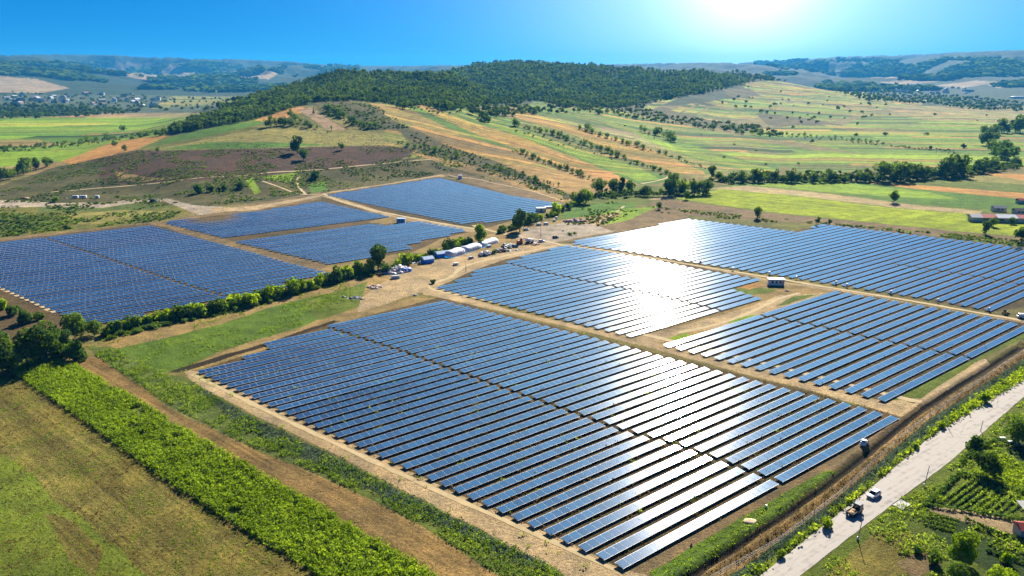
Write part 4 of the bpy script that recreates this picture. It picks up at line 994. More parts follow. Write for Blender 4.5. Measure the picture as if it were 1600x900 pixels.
row([(1590, 262), (1570, 250), (1548, 240), (1545, 226), (1535, 216), (1560, 208), (1600, 206)], 13, (26, 22), ['broad', 'wide'], [F_DARK, F_BROAD], 'in the dark grove at the right edge', 'dark grove at the right edge', 4, 700)
row([(800, 196), (850, 207), (900, 222), (950, 240), (1000, 257), (1050, 276)], 30, (9, 7), ['bush', 'bush', 'broad'], [F_BROAD, F_DARK], 'in the long hedge between the slope fields', 'long hedge between the slope fields', 3, 220)
row([(802, 236), (840, 250), (880, 265), (920, 280), (950, 290)], 17, (7, 9), ['bush', 'broad'], [F_DARK, F_BROAD], 'in the hedge above the tan ploughed slope', 'hedge above the tan ploughed slope', 2, 220)
row([(770, 262), (800, 272), (840, 284), (875, 294)], 14, (8, 8), ['bush', 'poplar'], [F_DARK, F_BROAD], 'in the short hedge behind the uppermost solar field', 'short hedge behind the uppermost solar field', 2, 220)
row([(900, 200), (935, 211), (980, 226), (1040, 242), (1100, 262)], 18, (9, 4), ['bush'], [F_DARK, F_BROAD], 'along the upper edge of the orange strip', 'bushes along the orange strip', 2, 180)
row([(1000, 205), (1020, 212), (1040, 216), (1055, 224)], 9, (11, 10), ['broad', 'bush'], [F_DARK, F_BROAD], 'in the small copse on the green slope', 'small copse on the green slope', 4, 260)
row([(1205, 208), (1260, 213), (1320, 218), (1385, 227)], 19, (5, 6), ['broad', 'bush'], [F_DARK], 'in the dotted line of small dark trees', 'dotted line of small dark trees', 1, 140)
row([(0, 236), (60, 230), (110, 226), (160, 219), (215, 214), (265, 208)], 20, (8, 10), ['broad', 'wide'], [F_DARK, F_BROAD], 'in the tree line across the left valley', 'tree line across the left valley', 3, 240)
row([(0, 284), (20, 280), (40, 272), (60, 264), (84, 258)], 10, (22, 17), ['broad', 'oval'], [F_DARK, F_BROAD], 'at the left foot of the burnt slope', 'trees at the left foot of the burnt slope', 3, 500)
row([(412, 200), (440, 196), (470, 198), (498, 200)], 12, (14, 12), ['broad', 'bush'], [F_DARK], 'in the dark thicket on the knoll', 'dark thicket on the knoll', 3, 300)
row([(450, 182), (462, 188), (480, 194)], 5, (14, 12), ['broad'], [F_DARK], 'in the upper part of the knoll thicket', 'upper knoll thicket', 3, 300)
row([(505, 172), (525, 178), (545, 188), (570, 197), (590, 200)], 14, (9, 7), ['bush'], [F_BROAD, F_DARK], 'down the scrubby gully of the knoll', 'scrub in the knoll gully', 5, 220)
row([(620, 222), (650, 230), (690, 238), (715, 246)], 12, (6, 7), ['bush'], [F_DARK, F_BROAD], 'in the scrub right of the burnt slope', 'scrub right of the burnt slope', 4, 180)
print('trees', NTREE)

# --- masses nobody could count
def merge(protos, P, hs, wide=1.0, rng=RNG):
    Vs, Fs, Ts = [], [], []; n0 = 0; ch = rng.randint(len(protos), size=len(P))
    for k, (V, F, T) in enumerate(protos):
        m = ch == k
        if not m.any(): continue
        p = P[m]; h = hs[m]; a = rng.uniform(0, 6.28, len(p)); w = h * wide * rng.uniform(.85, 1.2, len(p))
        ca, sa = np.cos(a), np.sin(a)
        X = p[:, 0:1] + (V[None, :, 0] * ca[:, None] - V[None, :, 1] * sa[:, None]) * w[:, None]
        Y = p[:, 1:2] + (V[None, :, 0] * sa[:, None] + V[None, :, 1] * ca[:, None]) * w[:, None]
        Z = p[:, 2:3] + V[None, :, 2] * h[:, None]
        Vs.append(np.stack([X, Y, Z], -1).reshape(-1, 3)); nv = len(V)
        Fs.append((F[None] + (np.arange(len(p)) * nv)[:, None, None] + n0).reshape(-1, F.shape[1])); n0 += nv * len(p)
        Ts.append((T[None] * .5 + (1.5 * (fbm(p[:, 0] / 70, p[:, 1] / 70, 3, 57) - .35) + rng.uniform(-.1, .4, len(p)))[:, None]).ravel())
    return np.concatenate(Vs), np.concatenate(Fs), np.concatenate(Ts)
def px_grid(poly, step, jit=.5):
    P = np.array(poly); xs = np.arange(P[:, 0].min(), P[:, 0].max(), step[0]); ys = np.arange(P[:, 1].min(), P[:, 1].max(), step[1])
    gx, gy = np.meshgrid(xs, ys); gx = (gx + RNG.uniform(-jit, jit, gx.shape) * step[0]).ravel(); gy = (gy + RNG.uniform(-jit, jit, gy.shape) * step[1]).ravel()
    m = inpoly(gx, gy, poly); h = hit(gx[m], gy[m]); return h[~np.isnan(h[:, 0])]
def stuff(name, label, cat, V, F, T, mat):
    o = mesh_np(name, V, F, mat, attrs={'tint': ('FLOAT', T)}); return tag(o, label, cat, kind='stuff')
LOWB = [crown(k, 70, s, .19) for k in ('broad', 'wide', 'broad') for s in (11, 12)]
LOWC = [crown('conifer', 80, s, .13) for s in (21, 22)]
wp = px_grid([(x, y + 2) for x, y in WOODPOLY], (3.4, 1.9))
wp = wp[(wp[:, 1] > 1000) & (wp[:, 1] < 4000)]
wp = wp[fbm(wp[:, 0] / 120, wp[:, 1] / 120, 4, 55) > .2]
hs = RNG.uniform(6.5, 14, len(wp)) * (.6 + .8 * fbm(wp[:, 0] / 45, wp[:, 1] / 45, 3, 56)) * np.clip(wp[:, 1] / 1900, .75, 1.15)
V, F, T = merge(LOWB + LOWC + LOWB[:3], wp, hs, 1.3)
stuff('forest', 'dense dark green forest covering the long ridge behind the fields', 'forest', V, F, T, F_WOOD)
print('forest trees', len(wp))
sets = []
for poly, step, hr in [
 ([(738, 168), (800, 160), (838, 168), (900, 175), (960, 180), (880, 178), (800, 182), (760, 190), (730, 180)], (6, 4), (7, 13)),
 ([(640, 170), (720, 165), (745, 172), (700, 180), (660, 176)], (9, 4), (3, 6)),
 ([(900, 165), (1000, 160), (1010, 172), (1060, 186), (1180, 200), (1240, 215), (1180, 214), (1060, 196), (960, 182), (900, 176)], (6.5, 4), (6, 12)),
 ([(1180, 150), (1260, 160), (1400, 165), (1380, 180), (1300, 196), (1200, 190), (1100, 160)], (20, 9), (5, 12)),
 ([(1275, 132), (1320, 136), (1400, 143), (1500, 152), (1600, 160), (1600, 176), (1520, 172), (1440, 164), (1350, 158), (1300, 142)], (5, 3), (10, 18)),
 ([(1180, 118), (1246, 122), (1246, 130), (1180, 127)], (3.5, 2.5), (12, 17)),
 ([(1160, 125), (1400, 165), (1600, 180), (1600, 240), (1300, 230), (1150, 205)], (60, 22), (4, 9)),
 ([(-60, 164), (140, 168), (230, 176), (120, 184), (-60, 188)], (5, 3.4), (9, 17)),
 ([(0, 144), (200, 150), (420, 158), (420, 172), (200, 174), (0, 166)], (11, 4.5), (8, 16)),
 ([(268, 204), (330, 184), (360, 180), (300, 208), (280, 210)], (5, 4), (8, 13)),
 ([(800, 186), (1060, 276), (1040, 282), (1000, 262), (800, 208)], (9, 6), (1.5, 4)),
 ([(640, 205), (700, 228), (870, 290), (860, 300), (690, 246), (640, 222)], (9, 6), (1.5, 4)),
 ([(1110, 272), (1370, 270), (1520, 262), (1520, 272), (1370, 284), (1110, 286)], (11, 5), (3, 8)),
 ([(1120, 280), (1370, 280), (1560, 262), (1590, 250), (1600, 262), (1500, 280), (1370, 286), (1120, 288)], (4, 3), (2.5, 6.5)),
 ([(905, 312), (960, 298), (1000, 302), (1110, 302), (1110, 307), (1000, 308), (930, 312), (905, 320)], (4, 3), (2, 6)),
 ([(0, 233), (110, 224), (265, 205), (268, 210), (120, 230), (0, 240)], (6, 3), (2, 7)),
 ([(900, 198), (1100, 262), (1104, 266), (1040, 246), (900, 203)], (5, 3), (1, 3)),
 ([(800, 233), (950, 289), (945, 292), (800, 240)], (6, 3), (1, 4)),
 ([(1200, 208), (1400, 226), (1500, 238), (1500, 242), (1390, 230), (1200, 212)], (5, 3), (1.2, 4)),
 ([(840, 162), (1100, 210), (1300, 255), (1200, 270), (1000, 215), (850, 175)], (50, 22), (2, 6)),
]:
    q = px_grid(poly, step); q = q[q[:, 1] < 5000]; sets.append((q, RNG.uniform(hr[0], hr[1], len(q))))
P = np.concatenate([s[0] for s in sets]); hh = np.concatenate([s[1] for s in sets])
V, F, T = merge([crown(k, 60, s, .2) for k in ('broad', 'wide', 'bush', 'oval') for s in (31, 32)], P, hh, 1.1)
stuff('scattered_woodland', 'scattered small trees and scrub over the far slopes and valley', 'woodland', V, F, T, F_WOOD)
print('scattered', len(P))
q = px_grid([(160, 520), (270, 494), (400, 468), (500, 442), (600, 422), (700, 388), (740, 376), (742, 382), (660, 408), (590, 430), (500, 450), (400, 480), (270, 508), (165, 532)], (5, 4))
V, F, T = merge([crown('bush', 200, s, .14) for s in (51, 52, 53)], q, RNG.uniform(1.0, 2.6, len(q)), 1.5)
stuff('hedge_undergrowth', 'low green undergrowth filling the long hedge before the left solar field', 'undergrowth', V, F, T, F_BROAD)
sl = []
for poly, st, hr, thr in [([(0, 300), (90, 262), (150, 250), (215, 236), (400, 234), (620, 228), (700, 248), (770, 284), (690, 272), (500, 300), (330, 322), (0, 316)], (3.6, 2.2), (.5, 1.5), .44),
    ([(0, 322), (230, 316), (290, 326), (262, 344), (100, 360), (0, 372)], (4, 2.6), (.5, 1.8), .42),
    ([(236, 233), (400, 205), (560, 204), (650, 226), (400, 232)], (5, 2.6), (.3, .9), .46),
    ([(640, 206), (700, 228), (770, 250), (900, 308), (880, 314), (760, 270), (660, 240)], (4, 2.4), (.5, 1.8), .42),
    ([(905, 322), (960, 316), (1000, 330), (1240, 350), (1290, 350), (1600, 386), (1600, 376), (1240, 344), (1010, 322), (960, 345), (890, 370), (880, 340)], (4, 2.2), (.4, 1.5), .45),
    ([(500, 158), (585, 164), (640, 200), (560, 203), (500, 176)], (4, 2.2), (.6, 2.5), .42)]:
    q = px_grid(poly, st); q = q[fbm(q[:, 0] / 22, q[:, 1] / 22, 4, 71) > thr]; sl.append((q, RNG.uniform(hr[0], hr[1], len(q))))
V, F, T = merge([crown('bush', 14, s, .5) for s in (61, 62, 63)], np.concatenate([a for a, b in sl]), np.concatenate([b for a, b in sl]), 1.7)
stuff('rough_scrub', 'low rough scrub and tussocks over the dry slopes and margins', 'scrub', V, F, T, F_BROAD)
q = px_grid([(768, 366), (830, 344), (885, 324), (905, 312), (912, 318), (880, 334), (830, 352), (775, 370)], (5, 4))
# mountain woods
def mount(n, x0, x1, y0, y1, hmin, hmax):
    px = RNG.uniform(x0, x1, n); py = RNG.uniform(y0, y1, n); h = hit(px, py); h = h[~np.isnan(h[:, 0])]
    k = (fbm(h[:, 0] / 500, h[:, 1] / 500, 4, 77) > .47) & (h[:, 1] > 4200); h = h[k]
    return h, RNG.uniform(hmin, hmax, len(h))
a, b = zip(mount(5500, 0, 560, 98, 150, 16, 34), mount(5500, 1180, 1600, 92, 150, 14, 30))
P = np.concatenate(a); hh = np.concatenate(b)
V, F, T = merge([crown('wide', 16, s, .45) for s in (41, 42, 43)], P, hh, 2.0)
hh = hh
stuff('mountain_woods', 'patchy bluish woods over the far mountain sides', 'forest', V, F, T, F_WOOD)

def scatter(polys, dens, ymax=420, excl=()):
    out = []
    for poly in polys:
        G = np.array([gp(x, min(y, 1100), 0)[:2] for x, y in poly]); mn, mx = G.min(0), G.max(0)
        n = int((mx[0] - mn[0]) * (mx[1] - mn[1]) * dens); n = min(n, 400000)
        q = np.stack([RNG.uniform(mn[0], mx[0], n), RNG.uniform(mn[1], mx[1], n)], 1)
        q = q[inpoly(q[:, 0], q[:, 1], [tuple(g) for g in G]) & (q[:, 1] > 115) & (q[:, 1] < ymax)]
        u = np.abs(q[:, 0] / q[:, 1]); q = q[u < .78]; out.append(q)
    q = np.concatenate(out); return np.column_stack([q, zat(q[:, 0], q[:, 1])])
def tufts(P, hmin, hmax, nl, lsize, spread, rng=RNG, elong=1.3):
    """small plants: nl leaf quads each, clustered round the stem"""
    n = len(P); h = rng.uniform(hmin, hmax, n); tt = rng.uniform(0, .6, n)
    clump = fbm(P[:, 0] / 6, P[:, 1] / 6, 3, 12); tt = np.clip(tt + (clump - .5) * 1.1, 0, 1)
    i = np.repeat(np.arange(n), nl); m = len(i)
    c = P[i] + np.stack([rng.normal(0, spread, m) * h[i], rng.normal(0, spread, m) * h[i], rng.uniform(.15, 1, m) * h[i]], 1)
    V, F = quads(c, lsize * h[i], rng, np.tile([[0, 0, .8]], (m, 1)) + rng.normal(0, .5, (m, 3)), elong)
    return V, F, np.repeat(np.clip(tt[i] + rng.uniform(-.1, .4, m), 0, 1), 4)
CROP = [(12, 578), (67, 554), (108, 566), (222, 630), (355, 710), (489, 785), (600, 852), (690, 905), (760, 950), (520, 950), (496, 900), (267, 758), (133, 660)]
q = scatter([CROP], 3.4)
q = q[fbm(q[:, 0] / 5, q[:, 1] / 5, 3, 44) > .22]
V, F, T = tufts(q, .6, 1.5, 13, .23, .26)
stuff('crop_plants', 'dense yellow-green strip of tall crop between two bare strips', 'crop', V, F, T, F_CROP)
WEED = [(137, 541), (178, 544), (252, 585), (290, 592), (400, 657), (500, 704), (600, 755), (722, 817), (870, 893), (930, 950), (835, 950), (795, 907), (700, 845), (600, 788), (500, 741), (400, 700), (267, 634), (150, 555)]
q = scatter([WEED], 2.2)
q = q[fbm(q[:, 0] / 5, q[:, 1] / 5, 3, 3) > .36]
V, F, T = tufts(q, .3, .9, 10, .3, .4)
stuff('weeds', 'rough green weeds along the dirt track left of the solar field', 'weeds', V, F, T, F_WEED)
q = scatter([[(300, 598), (400, 655), (500, 701), (600, 752), (722, 814), (870, 890), (880, 905), (700, 830), (580, 768), (480, 722), (380, 672)]], 1.2)
q2 = scatter([[(1120, 915), (1200, 860), (1310, 780), (1410, 694), (1460, 654), (1600, 562), (1600, 574), (1470, 660), (1400, 718), (1320, 786), (1220, 860), (1150, 914)]], 1.6)
V, F, T = tufts(np.concatenate([q, q2]), .4, 1.0, 8, .3, .35)
stuff('thistles', 'grey-green weeds fringing the track and the ditch', 'weeds', V, F, T, F_BLUE)
VERGE = [(1150, 914), (1220, 860), (1320, 786), (1400, 718), (1470, 660), (1600, 574), (1760, 470), (1760, 486), (1600, 594), (1500, 653), (1444, 689), (1352, 765), (1183, 898), (1165, 918)]
V2 = [(1252, 902), (1402, 788), (1492, 722), (1602, 622), (1800, 480), (2000, 560), (2000, 1100), (1249, 1010)]
q = scatter([VERGE], 2.4); q3 = scatter([V2], 1.5); q3 = q3[fbm(q3[:, 0] / 7, q3[:, 1] / 7, 4, 8) > .44]
q4 = scatter([[(1015, 895), (1120, 834), (1190, 792), (1290, 737), (1308, 738), (1200, 815), (1080, 893), (1020, 922)]], 1.4)
px_, py_ = proj(q3[:, 0], q3[:, 1], q3[:, 2])
lane = inpoly(px_, py_, [(1440, 787), (1500, 794), (1600, 812), (1800, 850), (1800, 872), (1590, 838), (1530, 822), (1460, 805)]); q3 = q3[~lane]
V, F, T = tufts(q4, .12, .4, 7, .5, .6)
stuff('bank_grass', 'short bright grass on the bank below the front solar row', 'grass', V, F, T, F_VERGE)
q = q[fbm(q[:, 0] / 4, q[:, 1] / 4, 3, 18) > .3]
V, F, T = tufts(q, .25, 1.35, 9, .34, .4)
stuff('verge_growth', 'bright green growth on the bank between ditch and road', 'weeds', V, F, T, F_VERGE)
V, F, T = tufts(q3, .2, .9, 8, .38, .5)
stuff('garden_growth', 'green vegetable rows and rough grass in the roadside gardens', 'plants', V, F, T, F_WEED)
# dry stalks under and between the rows and on the brown strips
PG = [(976, 892), (303, 580), (420, 545), (503, 510), (686, 465), (820, 498), (1078, 565), (1249, 608), (1410, 652)]
q = scatter([PG], .55, 300); q = q[fbm(q[:, 0] / 4, q[:, 1] / 4, 3, 4) > .42]
q2 = scatter([[(1080, 912), (1180, 844), (1290, 770), (1400, 682), (1446, 645), (1600, 548), (1600, 562), (1460, 652), (1410, 692), (1310, 780), (1200, 860), (1110, 915)]], 1.2)
q3 = scatter([[(1041, 541), (1187, 492), (1307, 454), (1440, 477), (1612, 508), (1520, 562), (1384, 628)]], .25, 330)
V, F, T = tufts(np.concatenate([q, q2, q3]), .25, .75, 6, .35, .4)
stuff('dry_stalks', 'dry brown stalks between the solar rows and beside the ditch', 'weeds', V, F, T, F_DRYW)
q = scatter([PG], .09, 300); q2 = scatter([[(285, 578), (330, 592), (500, 670), (700, 765), (860, 835), (976, 890), (1030, 905), (950, 950), (870, 890), (722, 813), (600, 750), (500, 698), (400, 650), (300, 596)]], .16)
q = np.concatenate([q, q2]); q = q[fbm(q[:, 0] / 5, q[:, 1] / 5, 3, 14) > .5]
V, F, T = tufts(q, .3, .8, 9, .4, .6)
stuff('green_tufts', 'green weed tufts on the bare ground at the field edge', 'weeds', V, F, T, F_WEED)

# short rough grass of the near fields
q = scatter([[(-60, 545), (0, 582), (133, 662), (267, 762), (498, 905), (480, 960), (-60, 960)]], 1.6, 260)
k = fbm(q[:, 0] / 3, q[:, 1] / 9, 4, 91); 
V, F, T = tufts(q[k > .5], .06, .22, 5, .9, .9)
stuff('short_grass', 'short olive grass of the mown field at the lower left', 'grass', V, F, T, F_WEED)
V, F, T = tufts(q[k < .42], .06, .2, 5, .9, .9)
stuff('dry_grass', 'dry pale stalks among the mown grass at the lower left', 'grass', V, F, T, F_DRYW)
q = scatter([[(178, 546), (250, 530), (346, 506), (430, 478), (530, 455), (560, 470), (480, 508), (347, 547), (275, 580), (252, 584), (200, 560)], [(150, 524), (260, 496), (400, 468), (540, 440), (560, 470), (470, 476), (346, 506), (250, 530), (180, 545)]], .8, 420)
q = q[fbm(q[:, 0] / 7, q[:, 1] / 7, 4, 92) > .46]
V, F, T = tufts(q, .1, .45, 6, .7, .8)
stuff('meadow_grass', 'uneven grass of the green meadow behind the large solar field', 'grass', V, F, T, F_WEED)
# ------------------------------------------------------------------ roads and tracks (real sheets above the ground)
def ribbon(name, left, right, mat, lift=0.03, n=60, ragged=0.0, kind='structure', drop=0.3):
    """surface between two picture polylines on the ground"""
    def samp(pts):
        G = np.array([hit(x, y)[0][:2] if y < 560 else gp(x, y)[:2] for x, y in pts]); d = np.r_[0, np.cumsum(np.hypot(*np.diff(G, axis=0).T))]
        s = np.linspace(0, d[-1], n); return np.column_stack([np.interp(s, d, G[:, 0]), np.interp(s, d, G[:, 1])])
    A, B = samp(left), samp(right); V = []; F = []; m = 7
    for i in range(n):
        for j in range(m):
            t = j / (m - 1); p = A[i] * (1 - t) + B[i] * t
            if ragged and j in (0, m - 1):
                dvec = (A[i] - B[i]); dvec = dvec / (np.linalg.norm(dvec) + 1e-6); p = p + dvec * RNG.uniform(-ragged, ragged)
            z = float(zat(*p)[0]); 
            V.append((p[0], p[1], max(z, -.05) + lift + .06 * (1 - (2 * t - 1) ** 2)))
    for i in range(n - 1):
        for j in range(m - 1):
            a = i * m + j; F.append((a, a + 1, a + m + 1, a + m))
    o = mesh_np(name, np.array(V), np.array(F), mat, smooth=True)
    return tag(o, kind=kind)
def road_mat():
    m = bpy.data.materials.new('worn_pale_asphalt'); m.use_nodes = True; n = m.node_tree; P = n.nodes['Principled BSDF']; L = n.links.new
    P.inputs['Roughness'].default_value = .9; P.inputs['Specular IOR Level'].default_value = .15
    tc = n.nodes.new('ShaderNodeTexCoord'); mp = n.nodes.new('ShaderNodeMapping'); mp.inputs['Rotation'].default_value = (0, 0, ROWAZ - math.radians(90) + math.radians(0)); L(tc.outputs['Object'], mp.inputs[0])
    mp.inputs['Rotation'].default_value = (0, 0, -(math.pi / 2 - math.radians(53)))
    sc1 = n.nodes.new('ShaderNodeMapping'); sc1.inputs['Scale'].default_value = (.03, 1.1, 1); L(mp.outputs[0], sc1.inputs[0])
    a = n.nodes.new('ShaderNodeTexNoise'); a.inputs['Scale'].default_value = 1; a.inputs['Detail'].default_value = 5; L(sc1.outputs[0], a.inputs['Vector'])
    b = n.nodes.new('ShaderNodeTexNoise'); b.inputs['Scale'].default_value = .5; b.inputs['Detail'].default_value = 8; L(tc.outputs['Object'], b.inputs['Vector'])
    s = n.nodes.new('ShaderNodeMath'); s.operation = 'ADD'; L(a.outputs['Fac'], s.inputs[0]); L(b.outputs['Fac'], s.inputs[1])
    r = n.nodes.new('ShaderNodeValToRGB'); r.color_ramp.elements[0].position = .72; r.color_ramp.elements[1].position = 1.2
    hv = n.nodes.new('ShaderNodeMath'); hv.operation = 'MULTIPLY'; hv.inputs[1].default_value = 1.0; L(s.outputs[0], hv.inputs[0])
    r.color_ramp.elements[0].position = .6; r.color_ramp.elements[1].position = 1.0
    r.color_ramp.elements[0].color = (.22, .20, .17, 1); r.color_ramp.elements[1].color = (.40, .365, .315, 1)
    L(hv.outputs[0], r.inputs[0])
    # thin tar seams running along the road
    v = n.nodes.new('ShaderNodeTexVoronoi'); v.feature = 'DISTANCE_TO_EDGE'; v.inputs['Scale'].default_value = .22
    sc2 = n.nodes.new('ShaderNodeMapping'); sc2.inputs['Scale'].default_value = (.12, 1, 1); L(mp.outputs[0], sc2.inputs[0])
    dn = n.nodes.new('ShaderNodeTexNoise'); dn.inputs['Scale'].default_value = .3; L(tc.outputs['Object'], dn.inputs['Vector'])
    ad = n.nodes.new('ShaderNodeMixRGB'); ad.blend_type = 'ADD'; ad.inputs[0].default_value = .25; L(sc2.outputs[0], ad.inputs[1]); L(dn.outputs['Color'], ad.inputs[2])
    L(ad.outputs[0], v.inputs['Vector'])
    lt = n.nodes.new('ShaderNodeMath'); lt.operation = 'LESS_THAN'; lt.inputs[1].default_value = .006; L(v.outputs['Distance'], lt.inputs[0])
    mu = n.nodes.new('ShaderNodeMath'); mu.operation = 'MULTIPLY'; mu.inputs[1].default_value = .3; L(lt.outputs[0], mu.inputs[0])
    mx = n.nodes.new('ShaderNodeMixRGB'); L(mu.outputs[0], mx.inputs[0]); L(r.outputs[0], mx.inputs[1]); mx.inputs[2].default_value = (.10, .09, .08, 1)
    L(mx.outputs[0], P.inputs['Base Color']); return m
ribbon('road', [(1060, 1000), (1187, 900), (1356, 767), (1444, 691), (1500, 653), (1600, 592), (1760, 487)],
       [(1130, 1000), (1249, 900), (1400, 784), (1489, 718), (1545, 668), (1600, 620), (1790, 497)], road_mat(), .07, 140, .12)
TRK = simple('packed_track_soil', alb((214, 190, 142)), .95, 0, .1, .16, .35)
def track(pts, w, mat=TRK, lift=.05, name='dirt_track'):
    """pair of wheel ruts: one winding sheet w metres wide along picture points"""
    G = hit([p[0] for p in pts], [p[1] for p in pts])[:, :2]
    d = np.r_[0, np.cumsum(np.hypot(*np.diff(G, axis=0).T))]; n = max(8, int(d[-1] / 4)); s = np.linspace(0, d[-1], n)
    P = np.column_stack([np.interp(s, d, G[:, 0]), np.interp(s, d, G[:, 1])])
    k = np.array([1, 2, 3, 2, 1]) / 9
    for _ in range(2): P[2:-2] = sum(k[i] * P[i:len(P) - 4 + i] for i in range(5))
    T = np.gradient(P, axis=0); T /= np.linalg.norm(T, axis=1)[:, None]; N = np.column_stack([-T[:, 1], T[:, 0]])
    V = []; F = []
    offs = (-.5, -.17, .17, .5)
    for i in range(len(P)):
        ww = w * (1 + .12 * math.sin(i * .9) + .1 * math.sin(i * 2.3))
        for o in offs:
            q = P[i] + N[i] * o * ww + (N[i] * RNG.uniform(-.1, .1) * w if abs(o) == .5 else 0); V.append((q[0], q[1], float(zat(*q)[0]) + lift))
    for i in range(len(P) - 1):
        for j in range(3):
            a = i * 4 + j; F.append((a, a + 1, a + 5, a + 4))
    return tag(mesh_np(name, np.array(V), np.array(F), mat, smooth=True), kind='structure')
track([(1440, 628), (1384, 616), (1300, 594), (1200, 569), (1100, 545), (1000, 521), (900, 499), (800, 477), (720, 461), (680, 455), (662, 449), (668, 442), (690, 440), (708, 434), (712, 424), (722, 416), (760, 406), (820, 394), (870, 384)], 2.6)
track([(870, 382), (930, 389), (1000, 400), (1100, 417), (1200, 433), (1300, 450), (1400, 466), (1480, 480), (1580, 498), (1700, 516)], 2.6)
track([(740, 352), (770, 362), (800, 368), (850, 376), (880, 384)], 3.4, lift=.08)
track([(505, 303), (530, 314), (580, 328), (640, 340), (700, 351), (745, 358)], 3.2)
track([(-20, 440), (0, 450), (40, 466), (90, 490)], 2.6)
track([(300, 585), (400, 634), (500, 682), (600, 729), (700, 775), (800, 818), (900, 862), (960, 890)], 1.6)
track([(1060, 520), (1120, 508), (1180, 486), (1215, 466), (1250, 458)], 2.2)
track([(80, 300), (150, 294), (220, 288), (290, 281), (380, 275), (480, 266), (560, 259), (640, 251), (676, 249)], 2.6)
track([(410, 283), (440, 293), (474, 305), (500, 303)], 2.4); track([(468, 275), (463, 284), (470, 296), (478, 304)], 2.4)
track([(700, 288 - 15), (760, 283), (830, 298), (880, 314)], 1.6)
track([(1002, 287), (1020, 284), (1040, 279), (1052, 272)], 3.0)
track([(975, 322), (960, 334), (940, 344), (925, 352)], 1.8)

# ------------------------------------------------------------------ materials for built things
WHITE = simple('white_paint', (.78, .78, .76), .35, 0, .5, .05)
WSHEET = simple('white_plastic_sheet', (.62, .63, .66), .5, 0, .4, .14, .8, .5, 2.0)
GREYP = simple('grey_paint', (.30, .31, .33), .5, 0, .4, .12)
BLACKM = simple('black_rubber', (.02, .02, .022), .7, 0, .3, .2)
DKGLASS = simple('dark_car_glass', (.015, .02, .028), .08, 0, .6, .05)
REDR = simple('red_roof', (.48, .07, .05), .7, 0, .3, .18, 1.2, .3, 8)
ORNG = simple('orange_paint', (.62, .14, .04), .5, 0, .4, .15)
YEL = simple('yellow_paint', (.62, .38, .04), .5, 0, .4, .15)
TAN = simple('tan_load', (.50, .34, .16), .8, 0, .2, .3, 3)
BLUE = simple('blue_tarpaulin', (.02, .20, .70), .5, 0, .4, .2, 1.5, .5, 3)
LBLUE = simple('light_blue_tarpaulin', (.28, .46, .66), .5, 0, .4, .15, 1.5, .5, 3)
SACK = simple('pale_sacking', (.62, .57, .54), .8, 0, .2, .25, 1.5)
PINKS = simple('pinkish_sacking', (.62, .48, .46), .8, 0, .2, .25, 1.5)
RUST = simple('rusty_metal', (.28, .13, .07), .8, .2, .3, .4, 3)
WOODP = simple('weathered_wood', (.20, .17, .13), .85, 0, .2, .3, 3)
CONC = simple('concrete', (.42, .41, .38), .85, 0, .2, .15, 1)
DARKM = simple('dark_machinery', (.06, .065, .07), .6, .2, .4, .4, 2)
WALLC = simple('cream_render', (.55, .50, .42), .85, 0, .2, .12, .6)
HROOF = simple('tile_roof', (.30, .15, .10), .8, 0, .2, .25, .8)
GRASSM = simple('pole_wood', (.24, .22, .19), .8, 0, .2, .25, 2)
def at(px, py): p = hit(px, py)[0]; return (float(p[0]), float(p[1]), float(p[2]))
ROADAZ = math.radians(53)
RZ = math.pi / 2 - ROADAZ            # local +X along the road away from the camera

